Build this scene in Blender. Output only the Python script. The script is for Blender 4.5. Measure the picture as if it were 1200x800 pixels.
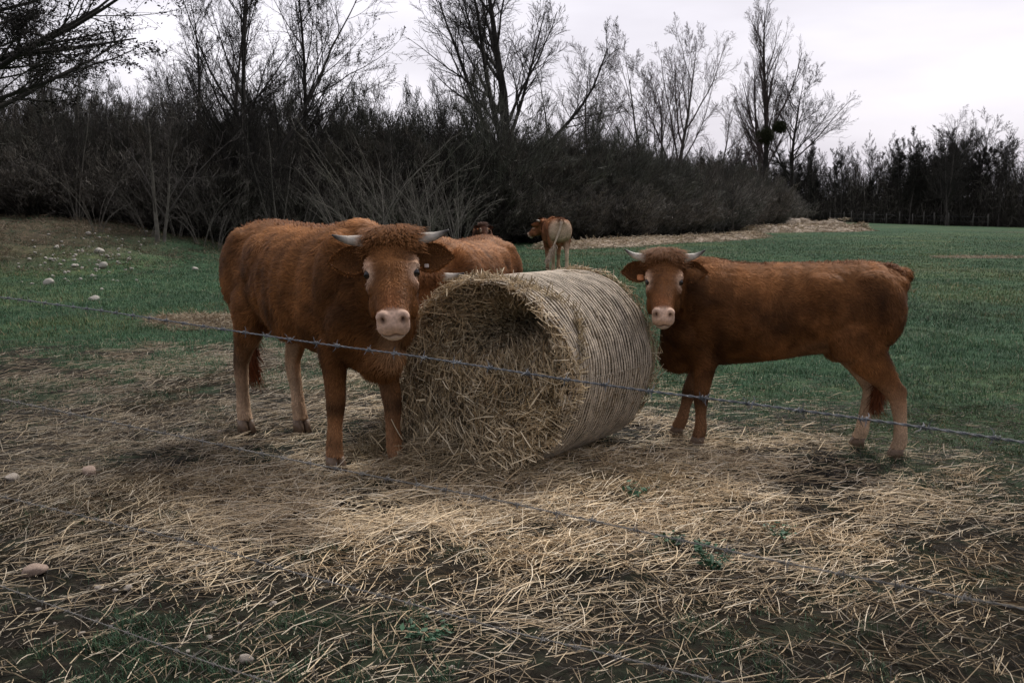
import bpy, math
import numpy as np
from mathutils import Vector, Matrix, Euler

# ------------------------------------------------------------------ camera, sky, sun
for o in list(bpy.data.objects): bpy.data.objects.remove(o)
SC = bpy.context.scene
COL = SC.collection
R = math.radians
CH, FPX, HOR = 1.6, 1167.0, 243.0
PITCH = math.atan((400 - HOR) / FPX)
cd = bpy.data.cameras.new('camera'); cam = bpy.data.objects.new('camera', cd); COL.objects.link(cam)
cam.location = (0, 0, CH); cam.rotation_euler = (math.pi / 2 - PITCH, 0, 0)
cd.lens = 35; cd.sensor_width = 36; cd.clip_start = .05; cd.clip_end = 3000
cd.dof.use_dof = True; cd.dof.focus_distance = 6.3; cd.dof.aperture_fstop = 11
SC.camera = cam
SUN_EL, SUN_AZ = 52, 28          # azimuth clockwise from +Y (behind the animals, a little to the right)
w = bpy.data.worlds.new('World'); SC.world = w; w.use_nodes = True
nt = w.node_tree; N = nt.nodes; Lk = nt.links
bg = N['Background']; bg.inputs['Strength'].default_value = .1
sky = N.new('ShaderNodeTexSky'); sky.sky_type = 'NISHITA'; sky.sun_disc = False
sky.sun_elevation = R(SUN_EL); sky.sun_rotation = R(SUN_AZ); sky.air_density = 1.2; sky.dust_density = 4
tc = N.new('ShaderNodeTexCoord'); mp = N.new('ShaderNodeMapping'); mp.inputs['Scale'].default_value = (1.0, 1.0, 3.6)
nz = N.new('ShaderNodeTexNoise'); nz.inputs['Scale'].default_value = 1.9; nz.inputs['Detail'].default_value = 5; nz.inputs['Roughness'].default_value = .5
rp = N.new('ShaderNodeValToRGB')
rp.color_ramp.elements[0].position = .36; rp.color_ramp.elements[0].color = (3.8, 3.64, 4.1, 1)
rp.color_ramp.elements[1].position = .68; rp.color_ramp.elements[1].color = (5.95, 5.75, 6.2, 1)
# thin cloud brighter ahead; unseen sky behind dimmed to darken camera-facing sides
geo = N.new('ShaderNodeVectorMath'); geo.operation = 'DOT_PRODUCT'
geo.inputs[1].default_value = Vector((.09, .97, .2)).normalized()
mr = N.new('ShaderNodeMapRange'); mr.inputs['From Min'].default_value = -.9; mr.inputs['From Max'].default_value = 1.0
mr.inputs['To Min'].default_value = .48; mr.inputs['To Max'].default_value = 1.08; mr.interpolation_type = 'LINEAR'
sc = N.new('ShaderNodeVectorMath'); sc.operation = 'SCALE'
mx = N.new('ShaderNodeMixRGB'); mx.inputs['Fac'].default_value = .93
Lk.new(tc.outputs['Generated'], mp.inputs['Vector']); Lk.new(mp.outputs[0], nz.inputs['Vector']); Lk.new(nz.outputs['Fac'], rp.inputs[0])
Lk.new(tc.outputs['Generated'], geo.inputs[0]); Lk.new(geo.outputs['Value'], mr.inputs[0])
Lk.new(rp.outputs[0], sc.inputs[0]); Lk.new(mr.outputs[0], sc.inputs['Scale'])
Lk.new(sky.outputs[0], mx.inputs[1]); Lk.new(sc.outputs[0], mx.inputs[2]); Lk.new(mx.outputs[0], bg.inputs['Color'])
sl = bpy.data.lights.new('sun', 'SUN'); sl.energy = 1.5; sl.angle = R(12); sl.color = (1, .94, .87)
so = bpy.data.objects.new('sun', sl); COL.objects.link(so)
sd = Vector((math.sin(R(SUN_AZ)) * math.cos(R(SUN_EL)), math.cos(R(SUN_AZ)) * math.cos(R(SUN_EL)), math.sin(R(SUN_EL))))
so.rotation_euler = sd.to_track_quat('Z', 'Y').to_euler(); so.location = sd * 50
SC.view_settings.view_transform = 'Standard'; SC.view_settings.look = 'None'
SC.view_settings.gamma = 1; SC.view_settings.exposure = .80; SC.view_settings.use_curve_mapping = False
SC.render.engine = 'CYCLES'
SC.render.resolution_x = 1024; SC.render.resolution_y = 682

rng = np.random.default_rng(7)
UP = np.array([0, 0, 1.])

# ------------------------------------------------------------------ helpers
def sm(x, a=0., b=1.):
    t = np.clip((np.asarray(x, float) - a) / (b - a), 0, 1); return t * t * (3 - 2 * t)

def _hash(ix, iy, s):
    h = np.sin(ix * 127.1 + iy * 311.7 + s * 74.7) * 43758.5453
    return h - np.floor(h)

def vnoise(x, y, s=0):
    x = np.asarray(x, float); y = np.asarray(y, float)
    ix, iy = np.floor(x), np.floor(y); fx, fy = x - ix, y - iy
    fx = fx * fx * (3 - 2 * fx); fy = fy * fy * (3 - 2 * fy)
    a, b, c, d = _hash(ix, iy, s), _hash(ix + 1, iy, s), _hash(ix, iy + 1, s), _hash(ix + 1, iy + 1, s)
    return (a * (1 - fx) + b * fx) * (1 - fy) + (c * (1 - fx) + d * fx) * fy

def fbm(x, y, s=0, o=4):
    r = 0; a = .5; t = 0
    for i in range(o):
        r = r + a * vnoise(x * 2 ** i, y * 2 ** i, s + i * 13); t += a; a *= .5
    return r / t

def mk_mesh(name, V, quads=None, tris=None, col=None, smooth=True):
    me = bpy.data.meshes.new(name)
    V = np.ascontiguousarray(V, dtype=np.float32)
    me.vertices.add(len(V)); me.vertices.foreach_set('co', V.ravel())
    q = np.zeros((0, 4), int) if quads is None else np.asarray(quads, int)
    t = np.zeros((0, 3), int) if tris is None else np.asarray(tris, int)
    li = np.concatenate([q.ravel(), t.ravel()]).astype(np.int32)
    tot = np.concatenate([np.full(len(q), 4), np.full(len(t), 3)]).astype(np.int32)
    st = np.concatenate([[0], np.cumsum(tot)[:-1]]).astype(np.int32)
    me.loops.add(len(li)); me.loops.foreach_set('vertex_index', li)
    me.polygons.add(len(tot)); me.polygons.foreach_set('loop_start', st); me.polygons.foreach_set('loop_total', tot)
    me.polygons.foreach_set('use_smooth', np.full(len(tot), smooth))
    if col is not None:
        c = np.ones((len(V), 4), np.float32); c[:, :3] = col
        ca = me.color_attributes.new('Col', 'FLOAT_COLOR', 'POINT'); ca.data.foreach_set('color', c.ravel())
    me.update(); me.validate()
    return me

def put(name, me, mat=None, parent=None, **tags):
    o = bpy.data.objects.new(name, me); COL.objects.link(o)
    if mat is not None and me is not None and not me.materials: me.materials.append(mat)
    if parent is not None: o.parent = parent
    for k, v in tags.items(): o[k] = v
    return o

def empty(name, loc, rz=0, s=1., **tags):
    o = put(name, None, None, None, **tags); o.location = loc; o.rotation_euler = (0, 0, rz); o.scale = (s, s, s)
    o.empty_display_size = .2
    return o

def copy_thing(root, loc, rz, s=1., label=None):
    r = root.copy(); COL.objects.link(r); r.location = loc; r.rotation_euler = (0, 0, rz)
    r.scale = s if hasattr(s, '__len__') else (s, s, s)
    if label: r['label'] = label
    for ch in list(root.children):
        c = ch.copy(); COL.objects.link(c); c.parent = r
    return r

def nrm(v): return v / np.maximum(np.linalg.norm(v, axis=-1, keepdims=True), 1e-9)

def tubes(P, Rd, sides=3, cap=False):
    """P (n,k,3) polylines, Rd (n,k) radii -> V, quads, vertex->tube index"""
    P = np.asarray(P, float); n, k, _ = P.shape
    Rd = np.broadcast_to(Rd, (n, k))
    T = np.empty_like(P); T[:, 1:-1] = P[:, 2:] - P[:, :-2]; T[:, 0] = P[:, 1] - P[:, 0]; T[:, -1] = P[:, -1] - P[:, -2]
    T = nrm(T)
    ref = np.where(np.abs(T[:, :1, 2:3]) > .9, np.array([1., 0, 0]), UP) * np.ones((n, k, 1))
    A = nrm(np.cross(T, ref)); B = np.cross(T, A)
    th = np.arange(sides) * 2 * np.pi / sides
    V = P[:, :, None] + Rd[:, :, None, None] * (np.cos(th)[None, None, :, None] * A[:, :, None] + np.sin(th)[None, None, :, None] * B[:, :, None])
    V = V.reshape(-1, 3)
    i = np.arange(n)[:, None, None] * k * sides; j = np.arange(k - 1)[None, :, None] * sides; s = np.arange(sides)[None, None, :]; s2 = (s + 1) % sides
    Q = np.stack([i + j + s, i + j + s2, i + j + sides + s2, i + j + sides + s], -1).reshape(-1, 4)
    return V, Q, np.repeat(np.arange(n), k * sides)

class Acc:
    def __init__(s): s.V = []; s.Q = []; s.T = []; s.C = []; s.n = 0
    def add(s, V, Q=None, T=None, C=None):
        s.V.append(V)
        if Q is not None and len(Q): s.Q.append(np.asarray(Q) + s.n)
        if T is not None and len(T): s.T.append(np.asarray(T) + s.n)
        s.C.append(np.broadcast_to(np.array([.5, .5, .5]) if C is None else C, (len(V), 3)))
        s.n += len(V)
    def mesh(s, name, col=True, smooth=True):
        return mk_mesh(name, np.concatenate(s.V), np.concatenate(s.Q) if s.Q else None, np.concatenate(s.T) if s.T else None,
                       np.concatenate(s.C) if col else None, smooth)

def loft(C, U, W, ru, rw, e=2.0, m=24):
    """closed tube of superellipse rings: centres C, axes U,W, radii"""
    C = np.asarray(C, float); k = len(C); th = np.arange(m) * 2 * np.pi / m
    c, s = np.cos(th), np.sin(th); c = np.sign(c) * np.abs(c) ** (2 / e); s = np.sign(s) * np.abs(s) ** (2 / e)
    V = C[:, None] + np.asarray(ru)[:, None, None] * c[None, :, None] * U[:, None] + np.asarray(rw)[:, None, None] * s[None, :, None] * W[:, None]
    V = V.reshape(-1, 3); j = np.arange(k - 1)[:, None] * m; a = np.arange(m)[None]; b = (a + 1) % m
    Q = np.stack([j + a, j + b, j + m + b, j + m + a], -1).reshape(-1, 4)
    V = np.vstack([V, C[:1], C[-1:]]); a = np.arange(m); b = (a + 1) % m; n0 = k * m
    T = np.vstack([np.stack([b, a, np.full(m, n0)], 1), np.stack([a + (k - 1) * m, b + (k - 1) * m, np.full(m, n0 + 1)], 1)])
    return V, Q, T

def ellipsoid(c, r, rot=None, m=18, k=12):
    ph = np.linspace(-np.pi / 2, np.pi / 2, k + 2)[1:-1]
    C = np.zeros((k, 3)); C[:, 2] = np.sin(ph)
    V, Q, T = loft(C, np.tile([1., 0, 0], (k, 1)), np.tile([0, 1., 0], (k, 1)), np.cos(ph), np.cos(ph), 2, m)
    V[-2] = (0, 0, -1); V[-1] = (0, 0, 1); V = V * np.asarray(r)
    if rot is not None: V = V @ np.asarray(rot).T
    return V + np.asarray(c), Q, T

def slivers(c, d, L, W, g):
    n = len(c); d = nrm(d); w_ = nrm(np.cross(d, g.normal(size=(n, 3)))) * W[:, None]; b = d * L[:, None]
    V = np.stack([c - b - w_, c - b + w_, c + b + w_ * .4, c + b - w_ * .4], 1).reshape(-1, 3)
    return V, np.arange(4 * n).reshape(-1, 4)

def ray(px, py):
    x, y = (px - 600) / FPX, (400 - py) / FPX
    return np.array([x, math.cos(PITCH) + y * math.sin(PITCH), -math.sin(PITCH) + y * math.cos(PITCH)])
def at(px, py, Y): d = ray(px, py); return np.array([0, 0, CH]) + d * (Y / d[1])
def mound(x, y):
    return .12 * np.exp(-(((x + .45) / .28) ** 2 + ((y - 6.0) / .28) ** 2)) + .05 * np.exp(-(((x + .05) / .5) ** 2 + ((y - 5.75) / .22) ** 2))
def gz(x, y):
    x = np.asarray(x, float); y = np.asarray(y, float)
    near = 1 - sm(y, 14, 40)
    h = near * (.05 * (fbm(x * .9, y * .9, 3) - .5) + .035 * (fbm(x * 4, y * 4, 9) - .5))
    h = h + mound(x, y) + 1.15 * sm(-x, 9, 18) * sm(y, 20, 34) + .5 * sm(-x, 20, 40) * sm(y, 20, 40)
    h = h + (.55 * (fbm(x * .5, y * .5, 5) - .5) + .30 * (fbm(x * 1.7, y * 1.7, 55) - .5)) * sm(-x, 7, 13) * sm(y, 20, 27)
    h = h - .35 * sm(x, 30, 52) * sm(y, 50, 90)
    return h
def ong(px, py):
    d = ray(px, py); t = np.linspace(2, 200, 8000)[:, None]; P = np.array([0, 0, CH]) + d * t
    hit = np.nonzero(P[:, 2] <= gz(P[:, 0], P[:, 1]))[0]; return P[hit[0]] if len(hit) else P[-1]

# ------------------------------------------------------------------ materials
def mat(name, base=(.5, .5, .5), rough=.8, attr=False, noise=None, bump=None, spec=.3, sheen=0, extra=None):
    m = bpy.data.materials.new(name); m.use_nodes = True; t = m.node_tree; n = t.nodes; l = t.links
    b = n['Principled BSDF']; b.inputs['Roughness'].default_value = rough; b.inputs['Specular IOR Level'].default_value = spec
    if sheen: b.inputs['Sheen Weight'].default_value = sheen
    src = None
    if attr:
        a = n.new('ShaderNodeVertexColor'); a.layer_name = 'Col'; src = a.outputs[0]
    else:
        c = n.new('ShaderNodeRGB'); c.outputs[0].default_value = (*base, 1); src = c.outputs[0]
    tcn = n.new('ShaderNodeTexCoord')
    if noise:
        for (scale, lo, hi) in noise:
            z = n.new('ShaderNodeTexNoise'); z.inputs['Scale'].default_value = scale; z.inputs['Detail'].default_value = 4
            l.new(tcn.outputs['Object'], z.inputs['Vector'])
            r_ = n.new('ShaderNodeMapRange'); r_.inputs['From Min'].default_value = .3; r_.inputs['From Max'].default_value = .7
            r_.inputs['To Min'].default_value = lo; r_.inputs['To Max'].default_value = hi; l.new(z.outputs['Fac'], r_.inputs[0])
            v = n.new('ShaderNodeVectorMath'); v.operation = 'SCALE'; l.new(src, v.inputs[0]); l.new(r_.outputs[0], v.inputs['Scale']); src = v.outputs[0]
    l.new(src, b.inputs['Base Color'])
    if bump:
        z = n.new('ShaderNodeTexNoise'); z.inputs['Scale'].default_value = bump[0]; z.inputs['Detail'].default_value = 6
        l.new(tcn.outputs['Object'], z.inputs['Vector'])
        bp = n.new('ShaderNodeBump'); bp.inputs['Strength'].default_value = bump[1]; bp.inputs['Distance'].default_value = bump[2]
        l.new(z.outputs['Fac'], bp.inputs['Height']); l.new(bp.outputs[0], b.inputs['Normal'])
    return m

M = {}
M['coat'] = mat('coat', attr=True, rough=.75, noise=[(9, .72, 1.2), (70, .8, 1.15)], bump=(90, .5, .006), spec=.15)
M['fur'] = mat('fur', attr=True, rough=.6, spec=.12)
M['muzzle'] = mat('muzzle', attr=True, rough=.4, noise=[(60, .85, 1.1)], bump=(300, .25, .002), spec=.4)
M['eye'] = mat('eye', (.008, .005, .004), rough=.08, spec=.6)
M['horn'] = mat('horn', attr=True, rough=.45, noise=[(60, .75, 1.15)], bump=(120, .4, .003))
M['tag'] = mat('ear_tag', (.62, .25, .10), rough=.45, noise=[(80, .85, 1.1)])
M['tag_white'] = mat('ear_tag_pale', (.6, .52, .45), rough=.45, noise=[(80, .8, 1.1)])
M['straw'] = mat('straw', attr=True, rough=.6, spec=.25)
M['hay'] = mat('hay', attr=True, rough=.85, noise=[(45, .45, 1.3), (160, .6, 1.3)], bump=(60, 1, .03))
M['net'] = mat('net', attr=True, rough=.6, noise=[(120, .65, 1.2), (14, .75, 1.1)], spec=.2)
M['grass'] = mat('grass', attr=True, rough=.6, spec=.2)
M['stone'] = mat('stone', attr=True, rough=.85, noise=[(9, .7, 1.15), (60, .8, 1.1)], bump=(40, .5, .01))
M['bark_dark'] = mat('bark_dark', (.034, .030, .026), rough=.95, noise=[(3, .6, 1.35)], bump=(25, .6, .02))
M['bark_grey'] = mat('bark_grey', (.085, .076, .068), rough=.95, noise=[(4, .6, 1.3)], bump=(25, .6, .02))
M['bark_pale'] = mat('bark_pale', (.17, .157, .132), rough=.9, noise=[(6, .55, 1.3)], bump=(40, .5, .01))
M['twig'] = mat('twig', (.034, .031, .027), rough=.95)
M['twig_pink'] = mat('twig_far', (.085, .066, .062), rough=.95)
M['leaf_dark'] = mat('leaf_dark', attr=True, rough=.8, spec=.15)
M['wire'] = mat('galvanised_wire', (.17, .185, .20), rough=.5, noise=[(30, .6, 1.2), (200, .7, 1.1)], spec=.5)
M['old_wire'] = mat('old_wire', (.26, .25, .23), rough=.7, noise=[(20, .5, 1.2)], spec=.3)
M['post'] = mat('post_wood', (.16, .14, .12), rough=.9, noise=[(6, .6, 1.2), (40, .7, 1.1)], bump=(30, .6, .01))
M['weed'] = mat('weed_leaf', attr=True, rough=.55, spec=.3)

# ------------------------------------------------------------------ ground masks (world space)
def straw_d(x, y):
    x = np.asarray(x, float); y = np.asarray(y, float)
    def e(cx, cy, rx, ry, p=2.2): return np.exp(-(np.abs((x - cx) / rx) ** p + np.abs((y - cy) / ry) ** p))
    d = 1.3 * e(.1, 5.15, 1.95, .86) + .95 * e(-.9, 5.9, 1.6, .9) + .75 * e(1.55, 5.9, 1.15, 1.0) + .32 * e(-2.9, 7.4, 2.0, 1.7) + .45 * e(.2, 7.6, 1.6, 1.4) \
        + .16 * e(.8, 4.0, 1.6, .7) + .20 * e(-2.1, 5.5, 1.2, .8) + .10 * e(.2, 3.6, 3, 1.2) + .18 * e(-4.2, 10.0, 2.6, 1.8) + .3 * e(-1.0, 10, 1.5, 1.5) + .5 * e(-3.9, 13.3, 1.0, .55)
    patch = .55 * sm(fbm(x * 1.3 + 5, y * 1.3, 21), .36, .60) + .45 * sm(fbm(x * 3.7 + 5, y * 3.7, 25), .36, .60)
    d = d * (.16 + 1.0 * patch)
    dirt = e(.15, 4.75, .25, .12) + e(.95, 4.45, .42, .14) + e(1.25, 5.1, .35, .12) + .9 * e(.45, 4.15, .3, .1)
    return np.clip(d * (1 - .8 * np.clip(dirt, 0, 1)), 0, 1.3)

def grass_d(x, y):
    x = np.asarray(x, float); y = np.asarray(y, float)
    n = fbm(x * .9, y * .9, 40); n2 = fbm(x * 2.2, y * 2.2, 44)
    far = sm(y + .25 * x, 7.2, 9.5)                       # the field behind the animals
    left = sm(y, 10.5, 13.5) * sm(-x, -.5, 1.0)
    right = sm(x, 1.9, 3.0) * .8 * sm(y, 4.2, 6.5)
    g = np.maximum(np.maximum(far * sm(x, -1.5, .5), left), right)
    g = np.maximum(g, (.75 + .2 * sm(-x, 1, 3)) * sm(n2, .50 - .10 * sm(-x, 1.2, 3), .62) * (1 - .6 * np.clip(straw_d(x, y), 0, 1)))
    n2 = .5 * n2 + .5 * fbm(x * 7, y * 7, 49)
    corner = .9 * np.exp(-(((x + 1.7) / .6) ** 2 + ((y - 3.5) / .5) ** 2)) + .7 * np.exp(-(((x + 2.3) / .8) ** 2 + ((y - 5.1) / .35) ** 2)) + .5 * np.exp(-(((x - .6) / .5) ** 2 + ((y - 3.4) / .25) ** 2))
    g = np.maximum(g, .5 * corner * sm(n2, .50, .58))
    g = g * (1 - .55 * sm(-x, 11, 16) * sm(y, 22, 27))
    return np.clip(g * (.55 + .7 * n), 0, 1)

def ground():
    def axis(a, b, c, n, k):
        t = np.linspace(np.arcsinh((a - c) * k), np.arcsinh((b - c) * k), n); return c + np.sinh(t) / k
    X = axis(-1500, 1500, 0, 760, .5); Y = axis(-60, 2500, 5.0, 860, .4)
    gx, gy = np.meshgrid(X, Y); x, y = gx.ravel(), gy.ravel()
    z = gz(x, y)
    fine = (1 - sm(y, 8, 16)) * (1 - sm(np.abs(x), 5, 9))
    z = z + fine * .045 * (fbm(x * 8, y * 8, 31) - .5) - .02 * fine * sm(fbm(x * 3, y * 3, 71), .55, .7)
    nx, ny = len(X), len(Y); i = np.arange(ny - 1)[:, None] * nx; j = np.arange(nx - 1)[None]
    Q = np.stack([i + j, i + j + 1, i + j + nx + 1, i + j + nx], -1).reshape(-1, 4)
    g = grass_d(x, y) * (.22 + .78 * sm(y + .5 * x, 5.5, 9)); s = np.clip(straw_d(x, y), 0, 1)
    # worn pale strips in the far meadow, and the hay dropped along the hedge
    b = sm(-x, 10, 15) * sm(y, 21, 27)
    col = np.stack([g, s, b], 1)
    me = mk_mesh('ground', np.stack([x, y, z], 1), Q, None, col)
    m = bpy.data.materials.new('ground'); m.use_nodes = True; t = m.node_tree; n = t.nodes; l = t.links
    b_ = n['Principled BSDF']; b_.inputs['Roughness'].default_value = .95; b_.inputs['Specular IOR Level'].default_value = .1
    a = n.new('ShaderNodeVertexColor'); a.layer_name = 'Col'; sp = n.new('ShaderNodeSeparateColor'); l.new(a.outputs[0], sp.inputs[0])
    tcn = n.new('ShaderNodeTexCoord')
    def nz_(s, d=5, r=.6):
        q = n.new('ShaderNodeTexNoise'); q.inputs['Scale'].default_value = s; q.inputs['Detail'].default_value = d; q.inputs['Roughness'].default_value = r
        l.new(tcn.outputs['Object'], q.inputs['Vector']); return q.outputs['Fac']
    def ramp(f, *st):
        q = n.new('ShaderNodeValToRGB'); cr = q.color_ramp
        while len(cr.elements) < len(st): cr.elements.new(.5)
        for e_, (p, c) in zip(cr.elements, st): e_.position = p; e_.color = (*c, 1)
        l.new(f, q.inputs[0]); return q.outputs[0]
    def mix(f, c1, c2):
        q = n.new('ShaderNodeMixRGB'); l.new(f, q.inputs[0]); l.new(c1, q.inputs[1]); l.new(c2, q.inputs[2]); return q.outputs[0]
    mud = ramp(nz_(14, 8, .7), (.3, (.007, .007, .005)), (.5, (.016, .014, .010)), (.74, (.05, .042, .030)))
    gcol = ramp(nz_(3.0, 8, .75), (.3, (.025, .059, .033)), (.5, (.044, .096, .050)), (.7, (.082, .130, .065)))
    gcol2 = ramp(nz_(.13, 7, .7), (.36, (.55, .66, .62)), (.5, (.95, .95, .92)), (.62, (1.9, 1.35, 1.15)))
    mu = n.new('ShaderNodeMixRGB'); mu.blend_type = 'MULTIPLY'; mu.inputs[0].default_value = 1; l.new(gcol, mu.inputs[1]); l.new(gcol2, mu.inputs[2])
    # long pale worn streaks across the meadow
    mpp = n.new('ShaderNodeMapping'); mpp.inputs['Scale'].default_value = (.07, .22, 1); l.new(tcn.outputs['Object'], mpp.inputs[0])
    q = n.new('ShaderNodeTexNoise'); q.inputs['Scale'].default_value = 1; q.inputs['Detail'].default_value = 6; l.new(mpp.outputs[0], q.inputs['Vector'])
    st = n.new('ShaderNodeMapRange'); st.inputs['From Min'].default_value = .56; st.inputs['From Max'].default_value = .70; st.inputs['To Max'].default_value = .6; l.new(q.outputs['Fac'], st.inputs[0])
    pale = ramp(nz_(8, 5), (.3, (.085, .095, .055)), (.7, (.17, .15, .095)))
    grass = mix(st.outputs[0], mu.outputs[0], pale)
    def soft(mask, s, gain):
        ad = n.new('ShaderNodeMath'); ad.operation = 'ADD'; l.new(mask, ad.inputs[0])
        su = n.new('ShaderNodeMapRange'); su.inputs['From Min'].default_value = .3; su.inputs['From Max'].default_value = .7; su.inputs['To Min'].default_value = -gain; su.inputs['To Max'].default_value = gain
        l.new(nz_(s), su.inputs[0]); l.new(su.outputs[0], ad.inputs[1]); ad.use_clamp = True
        return ad.outputs[0]
    c1 = mix(soft(sp.outputs[0], 6, .25), mud, grass)
    lit = ramp(nz_(30, 8, .7), (.3, (.016, .013, .009)), (.5, (.045, .034, .022)), (.7, (.12, .09, .056)))
    mm = n.new('ShaderNodeMath'); mm.operation = 'MULTIPLY'; mm.inputs[1].default_value = .8; l.new(sp.outputs[1], mm.inputs[0])
    c2 = mix(mm.outputs[0], c1, lit)
    bank = ramp(nz_(2.2, 8, .75), (.34, (.035, .05, .03)), (.46, (.085, .062, .042)), (.56, (.13, .095, .062)), (.70, (.26, .235, .20)))
    m3 = n.new('ShaderNodeMath'); m3.operation = 'MULTIPLY'; m3.inputs[1].default_value = .75; l.new(sp.outputs[2], m3.inputs[0])
    c3 = mix(m3.outputs[0], c2, bank)
    l.new(c3, b_.inputs['Base Color'])
    bp = n.new('ShaderNodeBump'); bp.inputs['Strength'].default_value = .9; bp.inputs['Distance'].default_value = .035; l.new(nz_(20, 8, .7), bp.inputs['Height']); l.new(bp.outputs[0], b_.inputs['Normal'])
    put('ground', me, m, kind='structure')
ground()

# ------------------------------------------------------------------ bare trees
def grow(P, Rd, n, t0, t1, ang, lr, upb, wig, k, g, rr=.55, taper=.2, dens=None):
    np_, kk, _ = P.shape
    seg = np.linalg.norm(P[:, 1:] - P[:, :-1], axis=2).sum(1)
    pi = np.repeat(np.arange(np_), n); m = len(pi)
    t = (t0 + (t1 - t0) * (np.tile((np.arange(n) + .5) / n, np_) + g.uniform(-.5, .5, m) / n)).clip(0, .995)
    f = t * (kk - 1); i0 = np.minimum(f.astype(int), kk - 2); fr = (f - i0)[:, None]
    pos = P[pi, i0] * (1 - fr) + P[pi, i0 + 1] * fr; tan = nrm(P[pi, i0 + 1] - P[pi, i0])
    r0 = (Rd[pi, i0] * (1 - fr[:, 0]) + Rd[pi, i0 + 1] * fr[:, 0]) * rr * g.uniform(.7, 1.15, m)
    rv = nrm(g.normal(size=(m, 3))); perp = nrm(rv - tan * (rv * tan).sum(1, keepdims=True))
    a = (ang * g.uniform(.65, 1.3, m))[:, None]
    d = np.cos(a) * tan + np.sin(a) * perp
    L = seg[pi] * lr * (1.15 - .7 * (t - t0) / max(t1 - t0, .01)) * g.uniform(.6, 1.25, m)
    out = np.empty((m, k, 3)); out[:, 0] = pos; st = (L / (k - 1))[:, None]
    for j in range(1, k):
        d = nrm(d + upb * UP / (k - 1) + g.normal(size=(m, 3)) * wig); out[:, j] = out[:, j - 1] + d * st
    rad = r0[:, None] * np.linspace(1, taper, k)[None]
    return out, rad

def tree_meshes(name, seed, H, r0, spec, lean=(0, 0), trunk_k=9, trunk_wig=.06, forks=None, rmin=.004, leaves=0, leafcol=(.03, .026, .02), leafsize=.06, leafmode='all'):
    g = np.random.default_rng(seed)
    st = forks or [(0., 0., 0.)]
    P = np.zeros((len(st), trunk_k, 3)); 
    for i, (lx, ly, az) in enumerate(st):
        d = nrm(np.array([lean[0] + lx, lean[1] + ly, 1.])); p = np.array([az * .12, 0, -.15 - .0]); hs = H * (1 if i == 0 else g.uniform(.7, .95)) / (trunk_k - 1)
        for k in range(trunk_k):
            P[i, k] = p; p = p + d * hs; d = nrm(d + g.normal(size=3) * trunk_wig + UP * .05)
    rad = r0 * (np.linspace(1, .0, trunk_k) ** .85 * .93 + .07)[None] * np.array([1] + [.75] * (len(st) - 1))[:, None]
    rad[:, 0] *= 1.25
    tr = Acc(); V, Q, _ = tubes(P, rad, 8); tr.add(V, Q)
    cr = Acc(); lv = (P, rad); last = None
    for s_, (n, t0, t1, ang, lr, upb, wig, k) in enumerate(spec):
        lv = grow(lv[0], lv[1], n, t0, t1, ang, lr, upb, wig, k, g)
        rd = np.maximum(lv[1], rmin)
        V, Q, _ = tubes(lv[0], rd, 5 if s_ == 0 else 3); cr.add(V, Q); last = lv
    if leaves:
        Pl = last[0].reshape(-1, 3); idx = g.integers(0, len(Pl), leaves)
        if leafmode == 'clump':
            cl = vnoise(Pl[:, 0] * 1.1 + Pl[:, 1] * .7, Pl[:, 2] * 1.1, seed); p = np.clip(cl - .45, 0, 1) ** 1.5 + .002; idx = g.choice(len(Pl), leaves, p=p / p.sum())
        c = Pl[idx] + g.normal(size=(leaves, 3)) * leafsize
        a = nrm(g.normal(size=(leaves, 3))); b = nrm(np.cross(a, g.normal(size=(leaves, 3)))); s = leafsize * g.uniform(.5, 1.3, (leaves, 1))
        V = np.stack([c - a * s, c + b * s * .45, c + a * s, c - b * s * .45], 1).reshape(-1, 3); Q = np.arange(leaves * 4).reshape(-1, 4)
        lf = mk_mesh(name + '_leaves', V, Q, None, np.repeat(np.array(leafcol) * g.uniform(.5, 1.6, (leaves, 1)), 4, 0), False)
    else: lf = None
    return tr.mesh(name + '_trunk', False), cr.mesh(name + '_crown', False), lf

def make_tree(name, meshes, loc, rz, s, barkm, twigm, **tags):
    o = empty(name, loc, rz, s, **tags)
    put('trunk', meshes[0], barkm, o); put('crown', meshes[1], twigm, o)
    if meshes[2] is not None: put('foliage', meshes[2], M['leaf_dark'], o)
    return o

def gp(px, Y, dz=0):                       # ground point seen in column px at distance Y
    x = (px - 600) / FPX * Y * 1.0; return (x, Y, float(gz(x, Y)) + dz)

# spec rows: n children, t0, t1, angle, length ratio, up, wiggle, points
big = tree_meshes('spreading', 11, 12.5, .30, [(16, .16, .97, .72, .66, .55, .07, 9), (13, .18, .98, .62, .42, .25, .10, 7), (10, .15, .98, .65, .42, .12, .13, 5), (7, .15, 1, .6, .55, .08, .15, 4)], rmin=.0055)
make_tree('bare_tree', big, gp(597, 53), 1.0, 1.22, M['bark_dark'], M['twig'], label='largest bare spreading tree rising behind the hedge, straight above the feeding cow', category='tree')
vsh = tree_meshes('vshape', 23, 13, .2, [(11, .22, .95, .55, .55, .4, .08, 8), (10, .2, .98, .55, .42, .3, .10, 6), (9, .15, .98, .6, .42, .15, .13, 5), (5, .2, 1, .6, .5, .1, .16, 4)], forks=[(.26, 0, 0), (-.28, .1, 0), (.0, .1, 0)], rmin=.006)
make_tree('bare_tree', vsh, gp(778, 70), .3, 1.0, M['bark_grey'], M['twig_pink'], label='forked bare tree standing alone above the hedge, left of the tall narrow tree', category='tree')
tal = tree_meshes('tall', 31, 19, .3, [(26, .22, .97, .58, .38, .6, .06, 8), (10, .15, .98, .42, .40, .35, .08, 6), (8, .15, .98, .5, .45, .25, .12, 5), (4, .2, 1, .5, .5, .1, .14, 4)], rmin=.0045, forks=[(0, 0, 0), (.10, 0, 1)])
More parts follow.
